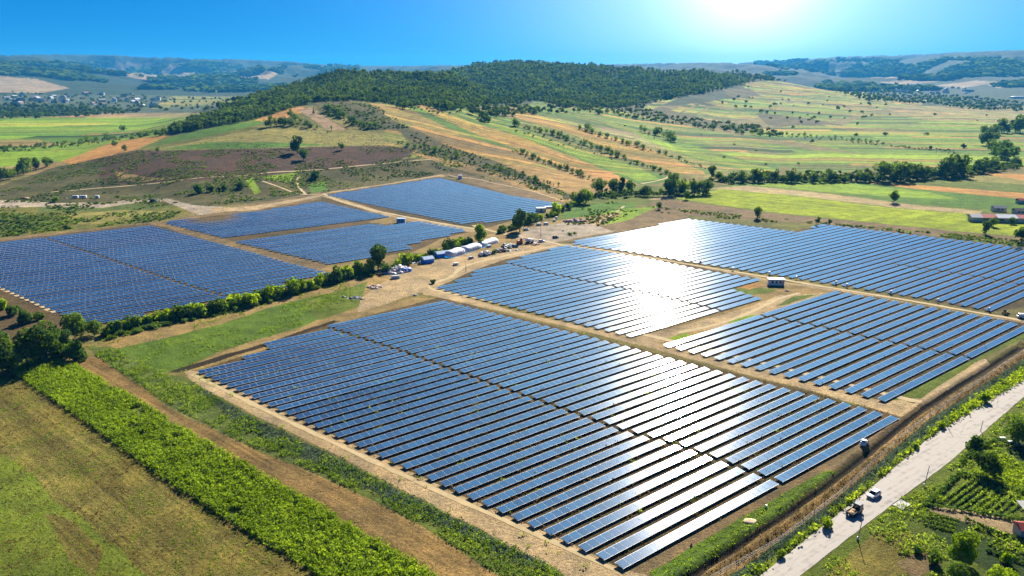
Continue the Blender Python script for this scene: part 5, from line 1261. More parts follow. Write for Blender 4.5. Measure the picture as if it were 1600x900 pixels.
def car(loc, rz, body, label, cat='car', L=4.3, W=1.8, Hh=1.5, hatch=True):
    r = empty('car', loc, rz)
    tag(r, label, cat)
    b = MB(); hw = W / 2
    prof = [(-L / 2, .45, .75), (-L / 2 + .12, .28, .95), (-L * .28, .24, 1.0), (-L * .05, .22, .98), (L * .22, .22, .96), (L * .42, .26, .82), (L / 2, .42, .68)]
    rings = []
    for x, z0, z1 in prof:
        w = hw * (1 - .06 * (abs(x) / (L / 2)) ** 4)
        rings.append([(x, -w, z0), (x, w, z0), (x, w * 1.0, (z0 + z1) / 2), (x, w * .94, z1), (x, -w * .94, z1), (x, -w, (z0 + z1) / 2)])
    b.loft(rings); b.build('body', body, r, True, bevel=.03)
    g = MB(); t = hw * .72
    rg = []
    for x, z, w in ((-L * .44, .95, hw * .86), (-L * .33, Hh - .12, t * 1.02), (-L * .1, Hh, t), (L * .08, Hh - .02, t), (L * .27, .95, hw * .88)):
        rg.append([(x, -w, z), (x, w, z), (x, w * 1.05, .9), (x, -w * 1.05, .9)])
    g.loft(rg); g.build('windows', DKGLASS, r, bevel=.02)
    f = MB(); f.box((-L * .12, 0, Hh + .005), (L * .40, t * 2.02, .06)); 
    for sy in (-1, 1):
        f.tube((-L * .1, sy * t, Hh - .02), (-L * .1, sy * hw * .92, .95), .04); f.tube((L * .08, sy * t, Hh - .02), (L * .25, sy * hw * .9, .95), .045); f.tube((-L * .3, sy * t, Hh - .1), (-L * .42, sy * hw * .9, .95), .05)
    f.build('roof', body, r, bevel=.02)
    for x in (-L * .31, L * .31):
        for sy in (-1, 1):
            w = MB(); w.tube((x, sy * (hw - .2), .33), (x, sy * (hw + .02), .33), .33, n=16); wo_ = w.build('wheel', BLACKM, r)
            h = MB(); h.tube((x, sy * (hw + .02), .33), (x, sy * (hw + .035), .33), .19, n=12); h.build('rim', ALU, wo_)
    for sy in (-1, 1):
        h = MB(); h.box((L / 2 - .1, sy * hw * .68, .66), (.12, .32, .14)); h.build('headlight', simple('headlight_glass', (.7, .7, .72), .1, 0, .6, .02), r)
        h = MB(); h.box((-L / 2 + .06, sy * hw * .76, .8), (.08, .2, .2)); h.build('tail_light', simple('tail_light_red', (.4, .02, .02), .3, 0, .5, .02), r)
    m = MB(); m.box((L / 2 - .02, 0, .5), (.06, 1.1, .16)); m.build('grille', BLACKM, r)
    return r
x, y, z = at(1365, 776); car((x, y, .12), RZ + math.pi, WHITE, 'white hatchback driving on the pale road behind the dark truck')
# dark-cabbed truck with a tan load
x, y, z = at(1335, 803); t = empty('small_truck', (x, y, .12), RZ + math.pi); tag(t, 'small black-cabbed truck carrying a tan load on the road', 'truck')
b = MB(); b.box((-1.35, 0, 1.55), (1.6, 1.9, 1.3), taper=.86); b.box((-1.35, 0, .85), (1.7, 1.95, .5)); b.build('cab', simple('black_paint', (.02, .022, .028), .2, 0, .6, .1), t, bevel=.06)
b = MB(); b.box((-.62, 0, 1.72), (.06, 1.5, .6)); b.build('windscreen', DKGLASS, t)
b = MB(); b.box((.9, 0, .72), (3.0, 1.9, .16)); b.box((.9, -.93, .95), (3.0, .06, .4)); b.box((.9, .93, .95), (3.0, .06, .4)); b.box((2.38, 0, .95), (.06, 1.9, .4)); b.build('cargo_bed', DARKM, t)
b = MB(); b.blob((.5, 0, .85), (.8, .8, .5)); b.blob((1.6, .1, .85), (.75, .75, .35)); b.build('load', TAN, t, True)
for xx in (-1.4, .5, 1.8):
    for sy in (-1, 1): w = MB(); w.tube((xx, sy * .68, .4), (xx, sy * .98, .4), .4, n=14); w.build('wheel', BLACKM, t)
# white pick-up by the front row of panels
x, y, z = at(1350, 694); t = empty('white_pickup', (x, y, z), RZ + math.radians(195)); tag(t, 'white pick-up with dark open bed parked under the front solar row', 'pick-up'); t.scale = (.85, .85, .85)
b = MB(); b.box((.9, 0, 1.05), (1.9, 1.8, .75), taper=.94); b.box((0, 0, .62), (4.4, 1.85, .5)); b.build('body', WHITE, t, bevel=.08)
b = MB(); b.box((.65, 0, 1.5), (1.5, 1.6, .55), taper=.78); b.build('cab_windows', DKGLASS, t, bevel=.05)
b = MB(); b.box((.65, 0, 1.8), (1.2, 1.28, .08)); b.build('roof', WHITE, t, bevel=.02)
b = MB(); b.box((-1.3, 0, .9), (1.7, 1.6, .1)); b.box((-1.3, .85, 1.0), (1.8, .07, .4)); b.box((-1.3, -.85, 1.0), (1.8, .07, .4)); b.box((-2.15, 0, 1.0), (.07, 1.7, .4)); b.build('cargo_bed', DARKM, t)
for xx in (-1.4, 1.35):
    for sy in (-1, 1): w = MB(); w.tube((xx, sy * .7, .36), (xx, sy * .95, .36), .36, n=14); w.build('wheel', BLACKM, t)
# van and small loader at the right edge of the far track
x, y, z = at(1599, 497); t = empty('white_van', (x, y, z), RZ + 2.4); tag(t, 'white van at the end of the far track by the right edge', 'van')
b = MB(); b.box((0, 0, 1.2), (4.6, 1.9, 1.6), taper=.9); b.box((2.2, 0, .8), (.9, 1.85, .7), taper=.85); b.build('body', WHITE, t, bevel=.1)
b = MB(); b.box((1.9, 0, 1.55), (.75, 1.7, .5), taper=.8); b.build('windows', DKGLASS, t)
for xx in (-1.4, 1.6):
    for sy in (-1, 1): w = MB(); w.tube((xx, sy * .7, .36), (xx, sy * .97, .36), .36, n=12); w.build('wheel', BLACKM, t)
x, y, z = at(1570, 491); t = empty('yellow_loader', (x, y, z), .4); tag(t, 'small yellow loader beside the white van on the far track', 'loader')
b = MB(); b.box((0, 0, .9), (2.0, 1.3, .7), taper=.85); b.build('body', YEL, t, bevel=.05)
b = MB(); b.box((-.2, 0, 1.6), (.9, 1.0, .8), taper=.85); b.build('cab', DKGLASS, t)
b = MB(); b.tube((.9, .4, 1.0), (2.0, .4, .4), .07); b.tube((.9, -.4, 1.0), (2.0, -.4, .4), .07); b.box((2.2, 0, .35), (.4, 1.5, .5), taper=.7); b.build('bucket', DARKM, t)
for xx in (-.7, .7):
    for sy in (-1, 1): w = MB(); w.tube((xx, sy * .55, .38), (xx, sy * .85, .38), .38, n=12); w.build('wheel', BLACKM, t)

# poles along the road
def pole(x, y, hp, label, mat, base=True, lean=(0, 0), arm=False, name='utility_pole', cat='pole', group=None, r=.11):
    p = at(x, y); h = hp * p[1] / FOC / math.cos(PITCH) * 1.04; o = empty(name, p); tag(o, label, cat, group)
    b = MB(); b.tube((0, 0, -.2), (lean[0], lean[1], h), r, r * .6, 10); b.build('shaft', mat, o, True)
    if base: b = MB(); b.box((0, 0, .3), (.45, .45, .9), taper=.8); b.build('concrete_foot', WHITE, o, bevel=.03)
    if arm:
        b = MB(); b.box((lean[0], lean[1], h - .25), (.08, .7, .08)); b.build('crossarm', mat, o)
    return o
pole(1340, 843, 42, 'dark utility pole standing beside the truck at the road edge', GREYP, True, (.5, 0), True)
pole(1444, 760, 37, 'dark pole with white foot on the verge beyond the white car', GREYP, True, (.5, 0), True)
pole(1532, 674, 19, 'short dark pole by the road at the first garden', GREYP, False, (.2, 0), True)
for i, (x, y, hp, w_) in enumerate([(1352, 752, 24, 'grey leaning post level with the white hatchback'), (1478, 664, 28, 'tall grey post on the bank above the road bend'), (1567, 597, 24, 'farthest grey post on the bank at the right'), (1230, 850, 20, 'nearest grey post beside the ditch')]):
    pole(x, y, hp, w_, CONC, False, (.35, .2), False, 'fence_post', 'post', 'grey posts along the ditch bank', .1)
pole(1057, 898, 13, 'short white-topped marker post in the bottom grass', WHITE, False, (0, 0), False, 'marker_post', 'post', None, .07)
pole(1197, 793, 15, 'white-topped marker post behind the pale round pile', WHITE, True, (0, 0), False, 'marker_post', 'post', None, .07)
pole(845, 371, 25, 'tall thin dark post in the gravel yard', DARKM, False, (0, 0), False, 'yard_post', 'post', None, .14)
pole(884, 338, 16, 'thin white post beside the pile of pale sacks', WHITE, False, (0, 0), False, 'yard_post', 'post', None, .12)
p = at(690, 441)
pole(728, 424, 10, 'short dark post at the yard corner above the solar field', DARKM, False, (0, 0), True, 'yard_post', 'post', None, .18)
p = at(1080, 853); o = empty('traffic_cone', p); tag(o, 'small orange cone on the earth track below the panels', 'cone'); b = MB(); b.tube((0, 0, .05), (0, 0, .8), .3, .06, 12); b.build('cone', ORNG, o, True); b = MB(); b.box((0, 0, .04), (.7, .7, .08)); b.build('base', BLACKM, o)
# pale round pile
b = MB(); b.blob((0, 0, 0), (1.7, 1.3, .45), 0, 16, 5, .1, 0); o = b.build('sand_pile', simple('pale_sand', (.62, .48, .30), .95, 0, .1, .15, 2, .4, 6), None, True); o.location = at(1173, 815); tag(o, 'flat pale sand pile on the green bank below the panels', 'sand pile')

# wire fence on the bank between the ditch and the road
fp = [(1100, 915), (1215, 850), (1312, 775), (1408, 686), (1465, 643), (1600, 552), (1680, 503)]
G = np.array([gp(*p) for p in fp]); d = np.r_[0, np.cumsum(np.hypot(*np.diff(G[:, :2], axis=0).T))]; n = int(d[-1] / 5)
S = np.linspace(0, d[-1], n); PP = np.column_stack([np.interp(S, d, G[:, k]) for k in range(2)]); ZZ = zat(PP[:, 0], PP[:, 1])
fo = empty('wire_fence', (PP[0, 0], PP[0, 1], ZZ[0])); tag(fo, 'thin wire fence with grey posts between the ditch and the road', 'fence')
o0 = np.array([PP[0, 0], PP[0, 1], ZZ[0]])
for k in range(n):
    b = MB(); b.tube((0, 0, -.1), (RNG.uniform(-.05, .05), RNG.uniform(-.05, .05), 1.7), .05, .045, 6); c = b.build('post', CONC, fo); c.location = tuple(np.array([PP[k, 0], PP[k, 1], ZZ[k]]) - o0)
b = MB()
for k in range(n - 1):
    for h_ in (.4, .9, 1.35, 1.6):
        a_ = np.array([PP[k, 0], PP[k, 1], ZZ[k] + h_]) - o0; c_ = np.array([PP[k + 1, 0], PP[k + 1, 1], ZZ[k + 1] + h_]) - o0; b.tube(a_, c_, .012, n=4, caps=False)
b.build('wires', STEEL, fo)
# ------------------------------------------------------------------ the storage yard
def along(p0, p1): 
    a, b = np.array(at(*p0)), np.array(at(*p1)); d = b - a; return a, b, float(np.hypot(d[0], d[1])), math.atan2(d[1], d[0])
def tunnel(p0, p1, r, label):
    a, b_, L, rz = along(p0, p1); o = empty('plastic_tunnel', tuple((a + b_) / 2), rz); tag(o, label, 'storage tunnel', 'long white sheeted tunnels in the yard')
    m = MB(); rings = []; n = 12; N = max(6, int(L / 2.2))
    for k in range(N + 1):
        x = -L / 2 + L * k / N; rr = r * (1 + .05 * math.sin(k * 1.9)) * (.72 if k in (0, N) else 1)
        rings.append([(x, rr * 1.05 * math.cos(t), rr * .95 * math.sin(t)) for t in [math.pi * i / n for i in range(n + 1)]])
    m.loft(rings); m.build('sheeting', WSHEET, o, True)
    q = MB()
    for k in range(2, N, 3):
        x = -L / 2 + L * k / N
        for i in range(n): q.tube((x, r * 1.07 * math.cos(math.pi * i / n), r * .98 * math.sin(math.pi * i / n)), (x, r * 1.07 * math.cos(math.pi * (i + 1) / n), r * .98 * math.sin(math.pi * (i + 1) / n)), .07, n=5)
    q.build('tie_straps', GREYP, o)
tunnel((697, 402), (722, 394), 3.6, 'nearest section of the long white tunnel by the hedge')
tunnel((722, 394), (748, 386), 3.3, 'middle section of the long white tunnel')
tunnel((748, 386), (774, 377), 3.0, 'farthest section of the long white tunnel')
def tent(px, py, L, W, h, mat, label):
    o = empty('blue_tent', at(px, py), .55); tag(o, label, 'tent')
    b = MB(); b.box((0, 0, h * .32), (L, W, h * .64)); b.build('walls', BLUE, o, bevel=.1)
    b = MB(); b.loft([[(x, -W * .56, h * .62), (x, 0, h), (x, W * .56, h * .62), (x, 0, h * .58)] for x in (-L * .53, L * .53)]); b.build('roof', LBLUE, o, bevel=.05)
tent(668, 410, 6, 4.4, 3.6, BLUE, 'nearer blue tent with pale roof in front of the hedge'); tent(689, 401, 6.4, 4, 3.4, BLUE, 'farther blue tent beside the long white tunnel')
def pile(px, py, n, rad, hmax, mats, label, name, item, cat, size=(.7, .5, .35), el=1.0, rz=.6):
    """heap of separate items: the heap is the thing, its items its parts"""
    p = at(px, py); o = empty(name, p, rz); tag(o, label, cat)
    by = {}
    n = min(n, 70)
    for k in range(n):
        a = RNG.uniform(0, 6.28); q = RNG.uniform(0, 1) ** .6; x, y = rad * el * q * math.cos(a), rad * q * math.sin(a); z = hmax * (1 - q) * RNG.uniform(.2, 1)
        s = RNG.uniform(.7, 1.5); b = MB()
        if item == 'sack': b.blob((0, 0, 0), (size[0] * s, size[1] * s, size[2] * s), 0, 7, 4, .12, -.6)
        else: b.box((0, 0, size[2] / 2), (size[0] * s * 2, size[1] * s * 2, size[2] * s), 0, RNG.uniform(0, 3), taper=.92)
        c = b.build(item, mats[RNG.randint(len(mats))], o, item == 'sack'); c.location = (x, y, z); c.rotation_euler = (RNG.uniform(-.4, .4) if item != 'sack' else 0, RNG.uniform(-.3, .3), RNG.uniform(0, 3))
    return o
pile(622, 424, 70, 4.8, 3.2, [SACK, SACK, PINKS, WHITE, SACK], 'large heap of pale sacks with rusty edges by the hedge', 'sack_heap', 'sack', 'heap', (1.25, .95, .75), 1.6)
b = MB(); b.loft([[(x, -1.6, 0), (x, -1.2, 1.5), (x, .4, 1.9), (x, 1.5, .2)] for x in (-2.3, -1, 1, 2.3)]); o = b.build('blue_tarpaulin', BLUE, None, True); o.location = at(635, 424); o.rotation_euler = (0, 0, .5); tag(o, 'bright blue tarpaulin draped on the right of the sack heap', 'tarpaulin')
pile(600, 424, 26, 2.6, 1.0, [RUST, SACK, DARKM], 'low rusty scrap at the left of the big sack heap', 'scrap_heap', 'scrap_piece', 'heap', (1.0, .7, .55), 1.6)
pile(584, 449, 34, 3.0, 1.1, [PINKS, SACK, TAN], 'small heap of broken pinkish rubble below the big heap', 'rubble_heap', 'rubble_block', 'heap', (.5, .4, .35), 1.3)
pile(556, 466, 12, 2.8, .3, [GREYP, CONC, DARKM], 'grey slabs lying near the meadow corner', 'slab_stack', 'slab', 'slabs', (1.1, .7, .16), 1.5)
pile(651, 411, 14, 2.0, .5, [WHITE, SACK], 'few pale bundles between the sack heap and blue tents', 'bundle_heap', 'sack', 'heap', (.7, .55, .4), 1.8)
b = MB(); b.box((0, 0, .7), (4.2, 2.0, 1.4), taper=.9); b.box((0, 0, 1.45), (4.0, 1.8, .14)); o = b.build('steel_container', simple('grey_steel', (.34, .38, .44), .5, .3, .4, .2), None, bevel=.06); o.location = at(618, 435); o.rotation_euler = (0, 0, .3); tag(o, 'low grey-blue skip in front of the sack heap', 'skip')
pile(757, 398, 30, 3.0, 1.4, [DARKM, simple('navy_bags', (.05, .06, .10), .6, 0, .4, .2)], 'dark heap of wrapped bundles at the yard front', 'bundle_heap', 'sack', 'heap', (1.1, .8, .7), 1.9, .7)
for x, y, s_, lab in [(752, 400, 1.2, 'white round bale left of its twin before the dark bundles'), (760, 399, 1.35, 'white round bale right of its twin before the dark bundles'), (705, 408 - 6, .7, 'small white bale at the mouth of the tunnel')]:
    b = MB(); b.tube((-s_ * .7, 0, s_), (s_ * .7, 0, s_), s_, n=14); o = b.build('round_bale', WHITE, None, True, bevel=.15); o.location = at(x, y); o.rotation_euler = (0, 0, .4); tag(o, lab, 'bale')
pile(782, 393, 24, 2.4, 1.3, [DARKM, GREYP, RUST], 'dark machinery scrap beside the green bush in the yard', 'scrap_heap', 'scrap_piece', 'heap', (1.1, .7, .7), 1.8)
p = at(773, 396); plant(p, 2.6, 'bush', F_BROAD, 'green bush growing among the yard scrap', None, 500)
pile(797, 386, 26, 2.8, 1.6, [DARKM, simple('teal_grey', (.12, .16, .18), .6, 0, .4, .2)], 'grey-green heap of parts left of the orange machine', 'parts_heap', 'scrap_piece', 'heap', (1.2, .8, .7), 1.7)
# orange machine and white mixer
o = empty('orange_digger', at(812, 381), .4); tag(o, 'orange digger with raised arm parked in the yard', 'digger')
b = MB(); b.box((0, 0, 1.5), (3.4, 2.2, 1.5), taper=.86); b.build('body', ORNG, o, bevel=.1); b = MB(); b.box((1.1, .3, 2.6), (1.2, 1.2, 1.1), taper=.85); b.build('cab', DKGLASS, o, bevel=.05)
for sy in (-1, 1): b = MB(); b.box((0, sy * 1.0, .4), (3.6, .5, .75), taper=.85); b.build('caterpillar_track', DARKM, o, bevel=.15)
b = MB(); b.tube((1.4, -.4, 2), (3.4, -.4, 3.6), .2, .16); b.tube((3.4, -.4, 3.6), (4.4, -.4, 1.2), .16, .12); b.box((4.4, -.4, .9), (.7, .8, .6), taper=.7); b.build('arm', ORNG, o)
o = empty('mixer_truck', at(827, 380), .3); tag(o, 'white mixer truck beside the orange digger', 'truck')
b = MB(); b.box((0, 0, .8), (5.2, 2.0, .4)); b.build('chassis', DARKM, o); b = MB(); b.box((2.1, 0, 1.7), (1.2, 2.0, 1.6), taper=.88); b.build('cab', WHITE, o, bevel=.08)
b = MB(); b.loft([[(x, r_ * math.cos(t), 2.0 + r_ * math.sin(t)) for t in [i * math.pi / 7 for i in range(14)]] for x, r_ in ((-2.6, .45), (-1.6, 1.0), (-.2, 1.15), (1.0, .8))]); b.build('drum', WHITE, o, True)
for xx in (-1.7, -.7, 1.9):
    for sy in (-1, 1): w = MB(); w.tube((xx, sy * .75, .5), (xx, sy * 1.05, .5), .5, n=12); w.build('wheel', BLACKM, o)
pile(836, 382, 16, 2.0, 1.0, [RUST, DARKM, GREYP], 'rusty scrap right of the white mixer truck', 'scrap_heap', 'scrap_piece', 'heap', (.7, .5, .4), 1.4)
pile(803, 392, 12, 2.2, .5, [WHITE, SACK], 'row of small white sacks along the yard edge', 'sack_row', 'sack', 'sacks', (.6, .5, .4), 2.4)
x, y, z = at(790, 384); car((x, y, z), .9, GREYP, 'grey car parked between the scrap heaps and the digger', 'car')
x, y, z = at(846, 378); car((x, y, z), .2, WHITE, 'white car parked past the mixer truck on the yard corner', 'car')
for k, (x, y) in enumerate([(712, 414), (736, 404), (764, 386)]):
    b = MB(); b.box((0, 0, .6), (2.6, 1.6, 1.2), taper=.9); b.box((0, 0, 1.25), (2.7, 1.7, .1)); o = b.build('material_crate', [WSHEET, GREYP, LBLUE][k], None, bevel=.04); o.location = at(x, y); o.rotation_euler = (0, 0, .5 + .2 * k)
    tag(o, ['white covered crate before the nearest white tunnel', 'grey covered crate before the middle white tunnel', 'pale blue crate behind the dark bundles'][k], 'crate')
x, y, z = at(822, 360); car((x, y, z), .3, simple('pale_blue_paint', (.45, .55, .66), .3, 0, .5, .05), 'pale blue car parked on the gravel by the hedge', 'car')
x, y, z = at(868, 372); car((x, y, z), .5, simple('dark_paint', (.04, .05, .06), .3, 0, .5, .05), 'dark car parked at the right of the tall yard post', 'car')
pile(898, 346, 46, 3.6, 1.6, [PINKS, PINKS, SACK, simple('reddish_sack', (.55, .2, .18), .8, 0, .2, .2)], 'heap of pink and white sacks above the gravel yard', 'sack_heap', 'sack', 'heap', (1.2, .95, .8), 2.4, .2)
for x, y, lab in [(842, 352, 'left white wrapped stack behind the gravel yard'), (853, 351, 'right white wrapped stack behind the gravel yard'), (866, 346, 'small white stack before the hedge'), (869, 342, 'tiny white stack beside the hedge end')]:
    b = MB(); b.box((0, 0, .8), (3.2 if x < 860 else 1.8, 1.8, 1.6), taper=.85); o = b.build('wrapped_stack', WSHEET, None, bevel=.2); o.location = at(x, y); o.rotation_euler = (0, 0, .2); tag(o, lab, 'wrapped stack')
for x, y, lab in [(537, 464, 'pale stone lying apart at the meadow edge'), (649, 462, 'pale boulder on the dry grass above the large field'), (880, 361, 'white stone heap at the gravel edge'), (945, 346, 'white block on the bare ground by the curved bank'), (1230, 455, 'flat white stone below the white cabin'), (103, 310, 'small pale stone by the pale track')]:
    b = MB(); b.blob((0, 0, 0), (1.1, .8, .6), 0, 8, 4, .2, -.2); o = b.build('boulder', CONC, None, True); o.location = at(x, y); tag(o, lab, 'boulder')
# small buildings among the panels
def cabin(px, py, L, W, h, rz, label, wall=WHITE, wins=3, name='site_cabin', cat='cabin', roof=None, gable=0):
    o = empty(name, at(px, py), rz); tag(o, label, cat)
    b = MB(); b.box((0, 0, h / 2), (L, W, h)); b.build('walls', wall, o, bevel=.04)
    b = MB()
    if gable: b.loft([[(x, -W * .56, h), (x, 0, h + gable), (x, W * .56, h), (x, 0, h - .1)] for x in (-L * .53, L * .53)])
    else: b.box((0, 0, h + .1), (L + .3, W + .3, .2))
    b.build('roof', roof or wall, o)
    for k in range(wins):
        xw = -L / 2 + L * (k + 1) / (wins + 1); b = MB(); b.box((xw, -W / 2 - .03, h * .58), (L / (wins + 1) * .55, .06, h * .36)); b.build('window', DKGLASS, o)
    b = MB(); b.box((L * .42, -W / 2 - .03, h * .42), (L * .1, .06, h * .8)); b.build('door', GREYP, o); return o
cabin(1212, 445, 7.5, 2.8, 3.0, -.12, 'white cabin with dark window panes beside the far track', wins=3)
cabin(627, 348, 6.0, 3.0, 3.0, -.1, 'blue and white inverter cabin between the upper fields', simple('pale_blue_wall', (.40, .58, .78), .5, 0, .4, .08), 2, 'inverter_cabin')
cabin(845, 331, 7, 4, 3.0, .2, 'white cabin at the corner of the uppermost field', wins=1)
cabin(860, 325, 9, 2.6, 1.2, .3, 'low white box behind the corner cabin', wins=0, name='equipment_box', cat='equipment box')
cabin(719, 279, 3.5, 3, 3.2, 0, 'small white hut on the brown strip above the uppermost field', wins=0, name='hut', cat='hut')
for i, (x, y) in enumerate([(1094, 412), (1145, 423), (1202, 430), (1244, 437), (1306, 445), (1323, 449), (1392, 460), (1465, 473), (1545, 487)]):
    o = empty('string_box', at(x, y), .6); tag(o, f'white electrical box, {ORD(i + 1)} from the left along the far track', 'electrical box', 'white electrical boxes along the far track')
    b = MB(); b.box((0, 0, 1.3), (1.0, .5, 1.3)); b.build('housing', WHITE, o, bevel=.05); b = MB(); b.tube((0, 0, -.1), (0, 0, .7), .1, n=6); b.build('leg', GREYP, o)
# barn and houses at the right
o = cabin(1568, 346, 44, 9, 3.2, -.13, 'long barn with red and grey roof panels by the bright crop', WALLC, 4, 'long_barn', 'barn', GREYP, 1.8)
for xx, LL, mat in ((-11, 9, REDR), (14, 13, REDR), (0.5, 13, WHITE)):
    b = MB(); b.loft([[(x, -9 * .57, 3.22), (x, 0, 5.06), (x, 0.02, 5.03), (x, -9 * .57, 3.17)] for x in (xx - LL / 2, xx + LL / 2)]); b.build('roof_panel', mat, o)
for x, y, L_, lab, rf in [(1560, 330, 9, 'grey-roofed shed behind the long barn', GREYP), (1598, 318, 9, 'small cream house at the right edge beyond the barn', REDR), (1592, 334, 8, 'dark-roofed shed behind the barn at the edge', DARKM)]:
    cabin(x, y, L_, 5, 2.8, -.1, lab, WALLC, 2, 'small_house', 'house', rf, 1.4)
cabin(1608, 838, 5.5, 3.6, 2.4, -.15, 'garden shed with bright red roof at the right edge', GREYP, 1, 'garden_shed', 'shed', REDR, 1.0)
b = MB(); b.loft([[(x, -1.6, 2.6), (x, 1.6, 3.1), (x, 1.6, 3.0), (x, -1.6, 2.5)] for x in (-2, 2)]); 
for sx in (-1.7, 1.7):
    for sy in (-1.3, 1.3): b.tube((sx, sy, 0), (sx, sy, 2.7 + .15 * sy), .06, n=6)
o = b.build('grey_canopy', CONC); o.location = at(1604, 806); tag(o, 'grey lean-to canopy just behind the red-roofed shed', 'canopy')
b = MB(); b.tube((0, 0, 0.1), (0, 0, .9), .5, n=14); o = b.build('water_butt', WHITE, None, bevel=.05); o.location = at(1587, 829); tag(o, 'white water butt beside the garden shed', 'water butt')
# things by the pale track at the left
for x, y, L_, lab in [(118, 310, 5, 'left white caravan beside the pale track'), (130, 310, 6, 'second white caravan beside the pale track'), (152, 310, 3.5, 'small white trailer right of the caravans')]:
    o = empty('caravan', at(x, y), .05); tag(o, lab, 'caravan'); b = MB(); b.box((0, 0, 1.5), (L_, 2.2, 2.0), taper=.92); b.build('body', WHITE, o, bevel=.25)
    b = MB(); b.box((0, -1.1, 1.7), (L_ * .4, .08, .6)); b.build('window', DKGLASS, o)
    for sy in (-1, 1): b = MB(); b.tube((0, sy * .9, .35), (0, sy * 1.1, .35), .35, n=10); b.build('wheel', BLACKM, o)
x, y, z = at(241, 316); o = car((x, y, z), .1, DARKM, 'dark car parked on the edge of the pale track', 'car', 7, 3, 2.6)
pile(39, 311, 14, 2.6, 2.0, [ORNG, RUST, TAN], 'orange-brown heap of brush beside the pale track', 'brush_heap', 'brush_bundle', 'heap', (1.2, .9, .8), 1.0)

# ------------------------------------------------------------------ garden hedges and beds right of the road
def hedge(pts, h, w, label, fol=F_DARK, dens=26, group=None):
    G = np.array([at(*p) for p in pts]); d = np.r_[0, np.cumsum(np.hypot(*np.diff(G[:, :2], axis=0).T))]; n = int(d[-1] * dens)
    s = RNG.uniform(0, d[-1], n); c = np.column_stack([np.interp(s, d, G[:, k]) for k in range(3)])
    hh = h * (.75 + .5 * fbm(s / 3, s * 0, 2, 5)); c[:, 0] += RNG.normal(0, w / 2.4, n); c[:, 1] += RNG.normal(0, w / 2.4, n); c[:, 2] += RNG.uniform(0, 1, n) ** .6 * hh
    V, F = quads(c - G[0], .38, RNG, RNG.normal(0, .5, (n, 3)) + [0, 0, .6]); o = mesh_np('garden_hedge', V, F, fol, attrs={'tint': ('FLOAT', np.repeat(RNG.uniform(0, 1, n), 4))})
    o.location = tuple(G[0]); tag(o, label, 'hedge', group)
hedge([(1444, 792), (1470, 770), (1498, 742)], 1.1, .7, 'dark hedge running from the sandy lane up to the dark tree')
hedge([(1500, 741), (1550, 757), (1610, 777)], 1.2, .6, 'dark hedge below the yellow-green garden plot')
hedge([(1440, 790), (1500, 798), (1560, 808), (1600, 816)], .9, .5, 'dark hedge along the upper side of the sandy lane')
hedge([(1508, 812), (1540, 828), (1570, 838), (1605, 846)], .9, .4, 'ragged hedge along the lower side of the sandy lane')
hedge([(1500, 725), (1530, 700), (1560, 690), (1610, 706)], 1.2, .8, 'dark hedge behind the spreading dark tree')
hedge([(1540, 860), (1575, 872), (1610, 884)], .8, .5, 'low hedge below the garden shed')
def beds(P0, P1, P2, n, label, fol, h=.6):
    """rows of vegetables: one thing per row"""
    A, B, D = np.array(at(*P0)), np.array(at(*P1)), np.array(at(*P2))
    for k in range(n):
        s0 = A + (D - A) * (k + .5) / n; s1 = B + (D - A) * (k + .5) / n; L_ = np.linalg.norm(s1 - s0); m = int(L_ * 26)
        t = RNG.uniform(0, 1, m); c = s0 + (s1 - s0) * t[:, None]; c[:, :2] += RNG.normal(0, .16, (m, 2)); c[:, 2] += RNG.uniform(.05, h, m)
        V, F = quads(c - s0, .3, RNG, RNG.normal(0, .5, (m, 3)) + [0, 0, .8]); o = mesh_np('vegetable_bed', V, F, fol, attrs={'tint': ('FLOAT', np.repeat(RNG.uniform(0, 1, m), 4))})
        o.location = tuple(s0); tag(o, f'green vegetable row, {ORD(k + 1)} {label}', 'vegetable bed', 'vegetable beds in the roadside gardens')
beds((1462, 786), (1512, 750), (1580, 806), 9, 'from the hedge in the plot above the sandy lane', F_WEED)
beds((1452, 800), (1500, 812), (1440, 822), 4, 'below the sandy lane by the road', F_BROAD)
beds((1515, 738), (1600, 766), (1560, 712), 8, 'in the yellow-green plot by the dark tree', F_VERGE, .8)
beds((1570, 865), (1605, 850), (1540, 850), 4, 'under the garden shed', F_WEED)
for x, y, lab in [(1409, 789, 'concrete slab bridging the roadside ditch'),]:
    b = MB(); b.box((0, 0, .06), (4.0, 2.6, .18)); o = b.build('concrete_slab', CONC, None, bevel=.03); o.location = at(x, y); o.rotation_euler = (0, 0, RZ); tag(o, lab, 'slab')
for k, (x, y) in enumerate([(1566, 686), (1578, 692), (1590, 696)]):
    b = MB(); b.box((0, 0, .3), (1.6, .7, .6)); o = b.build('white_crate', WHITE, None, bevel=.04); o.location = at(x, y); tag(o, f'white crate, {ORD(k + 1)} from the left behind the dark spreading tree', 'crate')
b = MB(); b.box((0, 0, 1.2), (.12, .12, 2.4)); b.box((0, 0, 2.2), (.1, 1.4, .1)); o = b.build('clothes_rack', YEL); o.location = at(1576, 866); tag(o, 'pale yellow wooden frame standing in the low garden', 'frame')

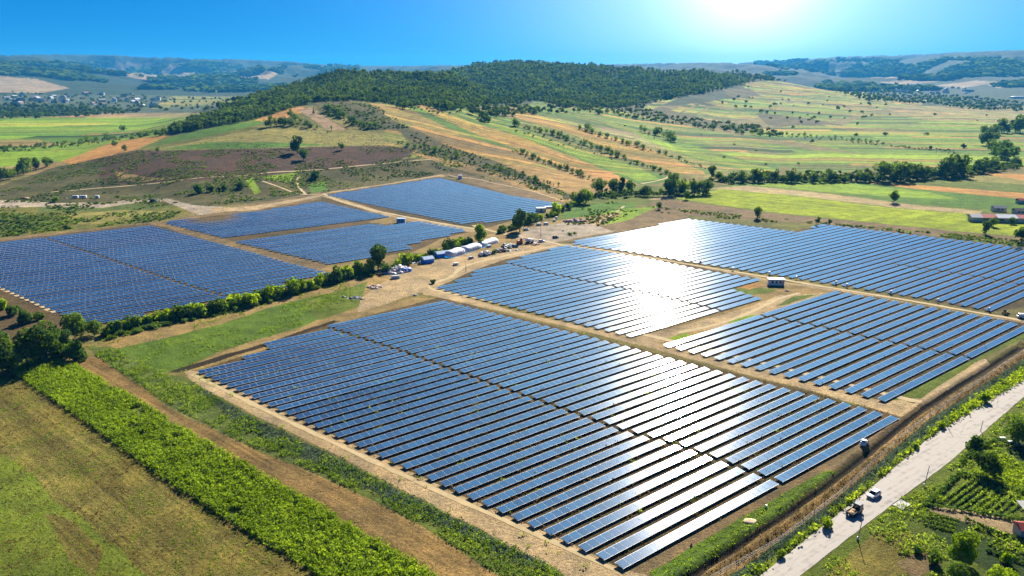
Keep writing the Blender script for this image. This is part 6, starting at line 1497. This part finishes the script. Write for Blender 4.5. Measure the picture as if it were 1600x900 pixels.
# ------------------------------------------------------------------ far villages
def house(px, py, s, group, label):
    p = hit(px, py)[0]
    if np.isnan(p[0]): return
    o = empty('village_house', tuple(p), RNG.uniform(0, 3)); tag(o, label, 'house', group)
    L_, W_, h_ = s * RNG.uniform(1, 1.6), s * .8, s * .45
    b = MB(); b.box((0, 0, h_ / 2), (L_, W_, h_)); b.build('walls', random.choice([WHITE, WHITE, WALLC]), o)
    b = MB(); b.loft([[(x, -W_ * .56, h_), (x, 0, h_ + s * .28), (x, W_ * .56, h_), (x, 0, h_ - .1)] for x in (-L_ * .53, L_ * .53)]); b.build('roof', random.choice([HROOF, WHITE, CONC, WSHEET]), o)
for k in range(46): house(RNG.uniform(0, 250) ** 1.0, RNG.normal(156, 5), RNG.uniform(10, 20), 'pale houses of the left valley village', 'tiny pale house in the far village of the left valley')
for k in range(46): house(RNG.uniform(1340, 1520), RNG.normal(141, 3), RNG.uniform(11, 20), 'pale houses of the right valley village', 'tiny pale house in the far village below the right mountains')
b = MB(); b.box((0, 0, 4), (70, 20, 8)); b.box((0, 0, 9), (72, 22, 2), taper=.6); o = b.build('long_white_hall', WHITE); o.location = at(1592, 154); tag(o, 'long white hall at the foot of the right mountain', 'hall')
# ------------------------------------------------------------------ haze
def haze():
    b = MB(); x0, x1, y0, y1, z0, z1 = -17000, 17000, -4300, 15500, -6, 420
    b.box(((x0 + x1) / 2, (y0 + y1) / 2, (z0 + z1) / 2), (x1 - x0, y1 - y0, z1 - z0))
    m = bpy.data.materials.new('air'); m.use_nodes = True; n = m.node_tree; n.nodes.clear()
    o = n.nodes.new('ShaderNodeOutputMaterial'); v = n.nodes.new('ShaderNodeVolumePrincipled')
    v.inputs['Color'].default_value = (.06, .42, .90, 1); v.inputs['Density'].default_value = HAZE; v.inputs['Anisotropy'].default_value = .15
    n.links.new(v.outputs[0], o.inputs['Volume'])
    ob = b.build('haze', m); tag(ob, kind='stuff'); ob['label'] = 'thin blue haze lying over the far valleys and mountains'; ob['category'] = 'haze'
HAZE = 5.5e-5
haze()
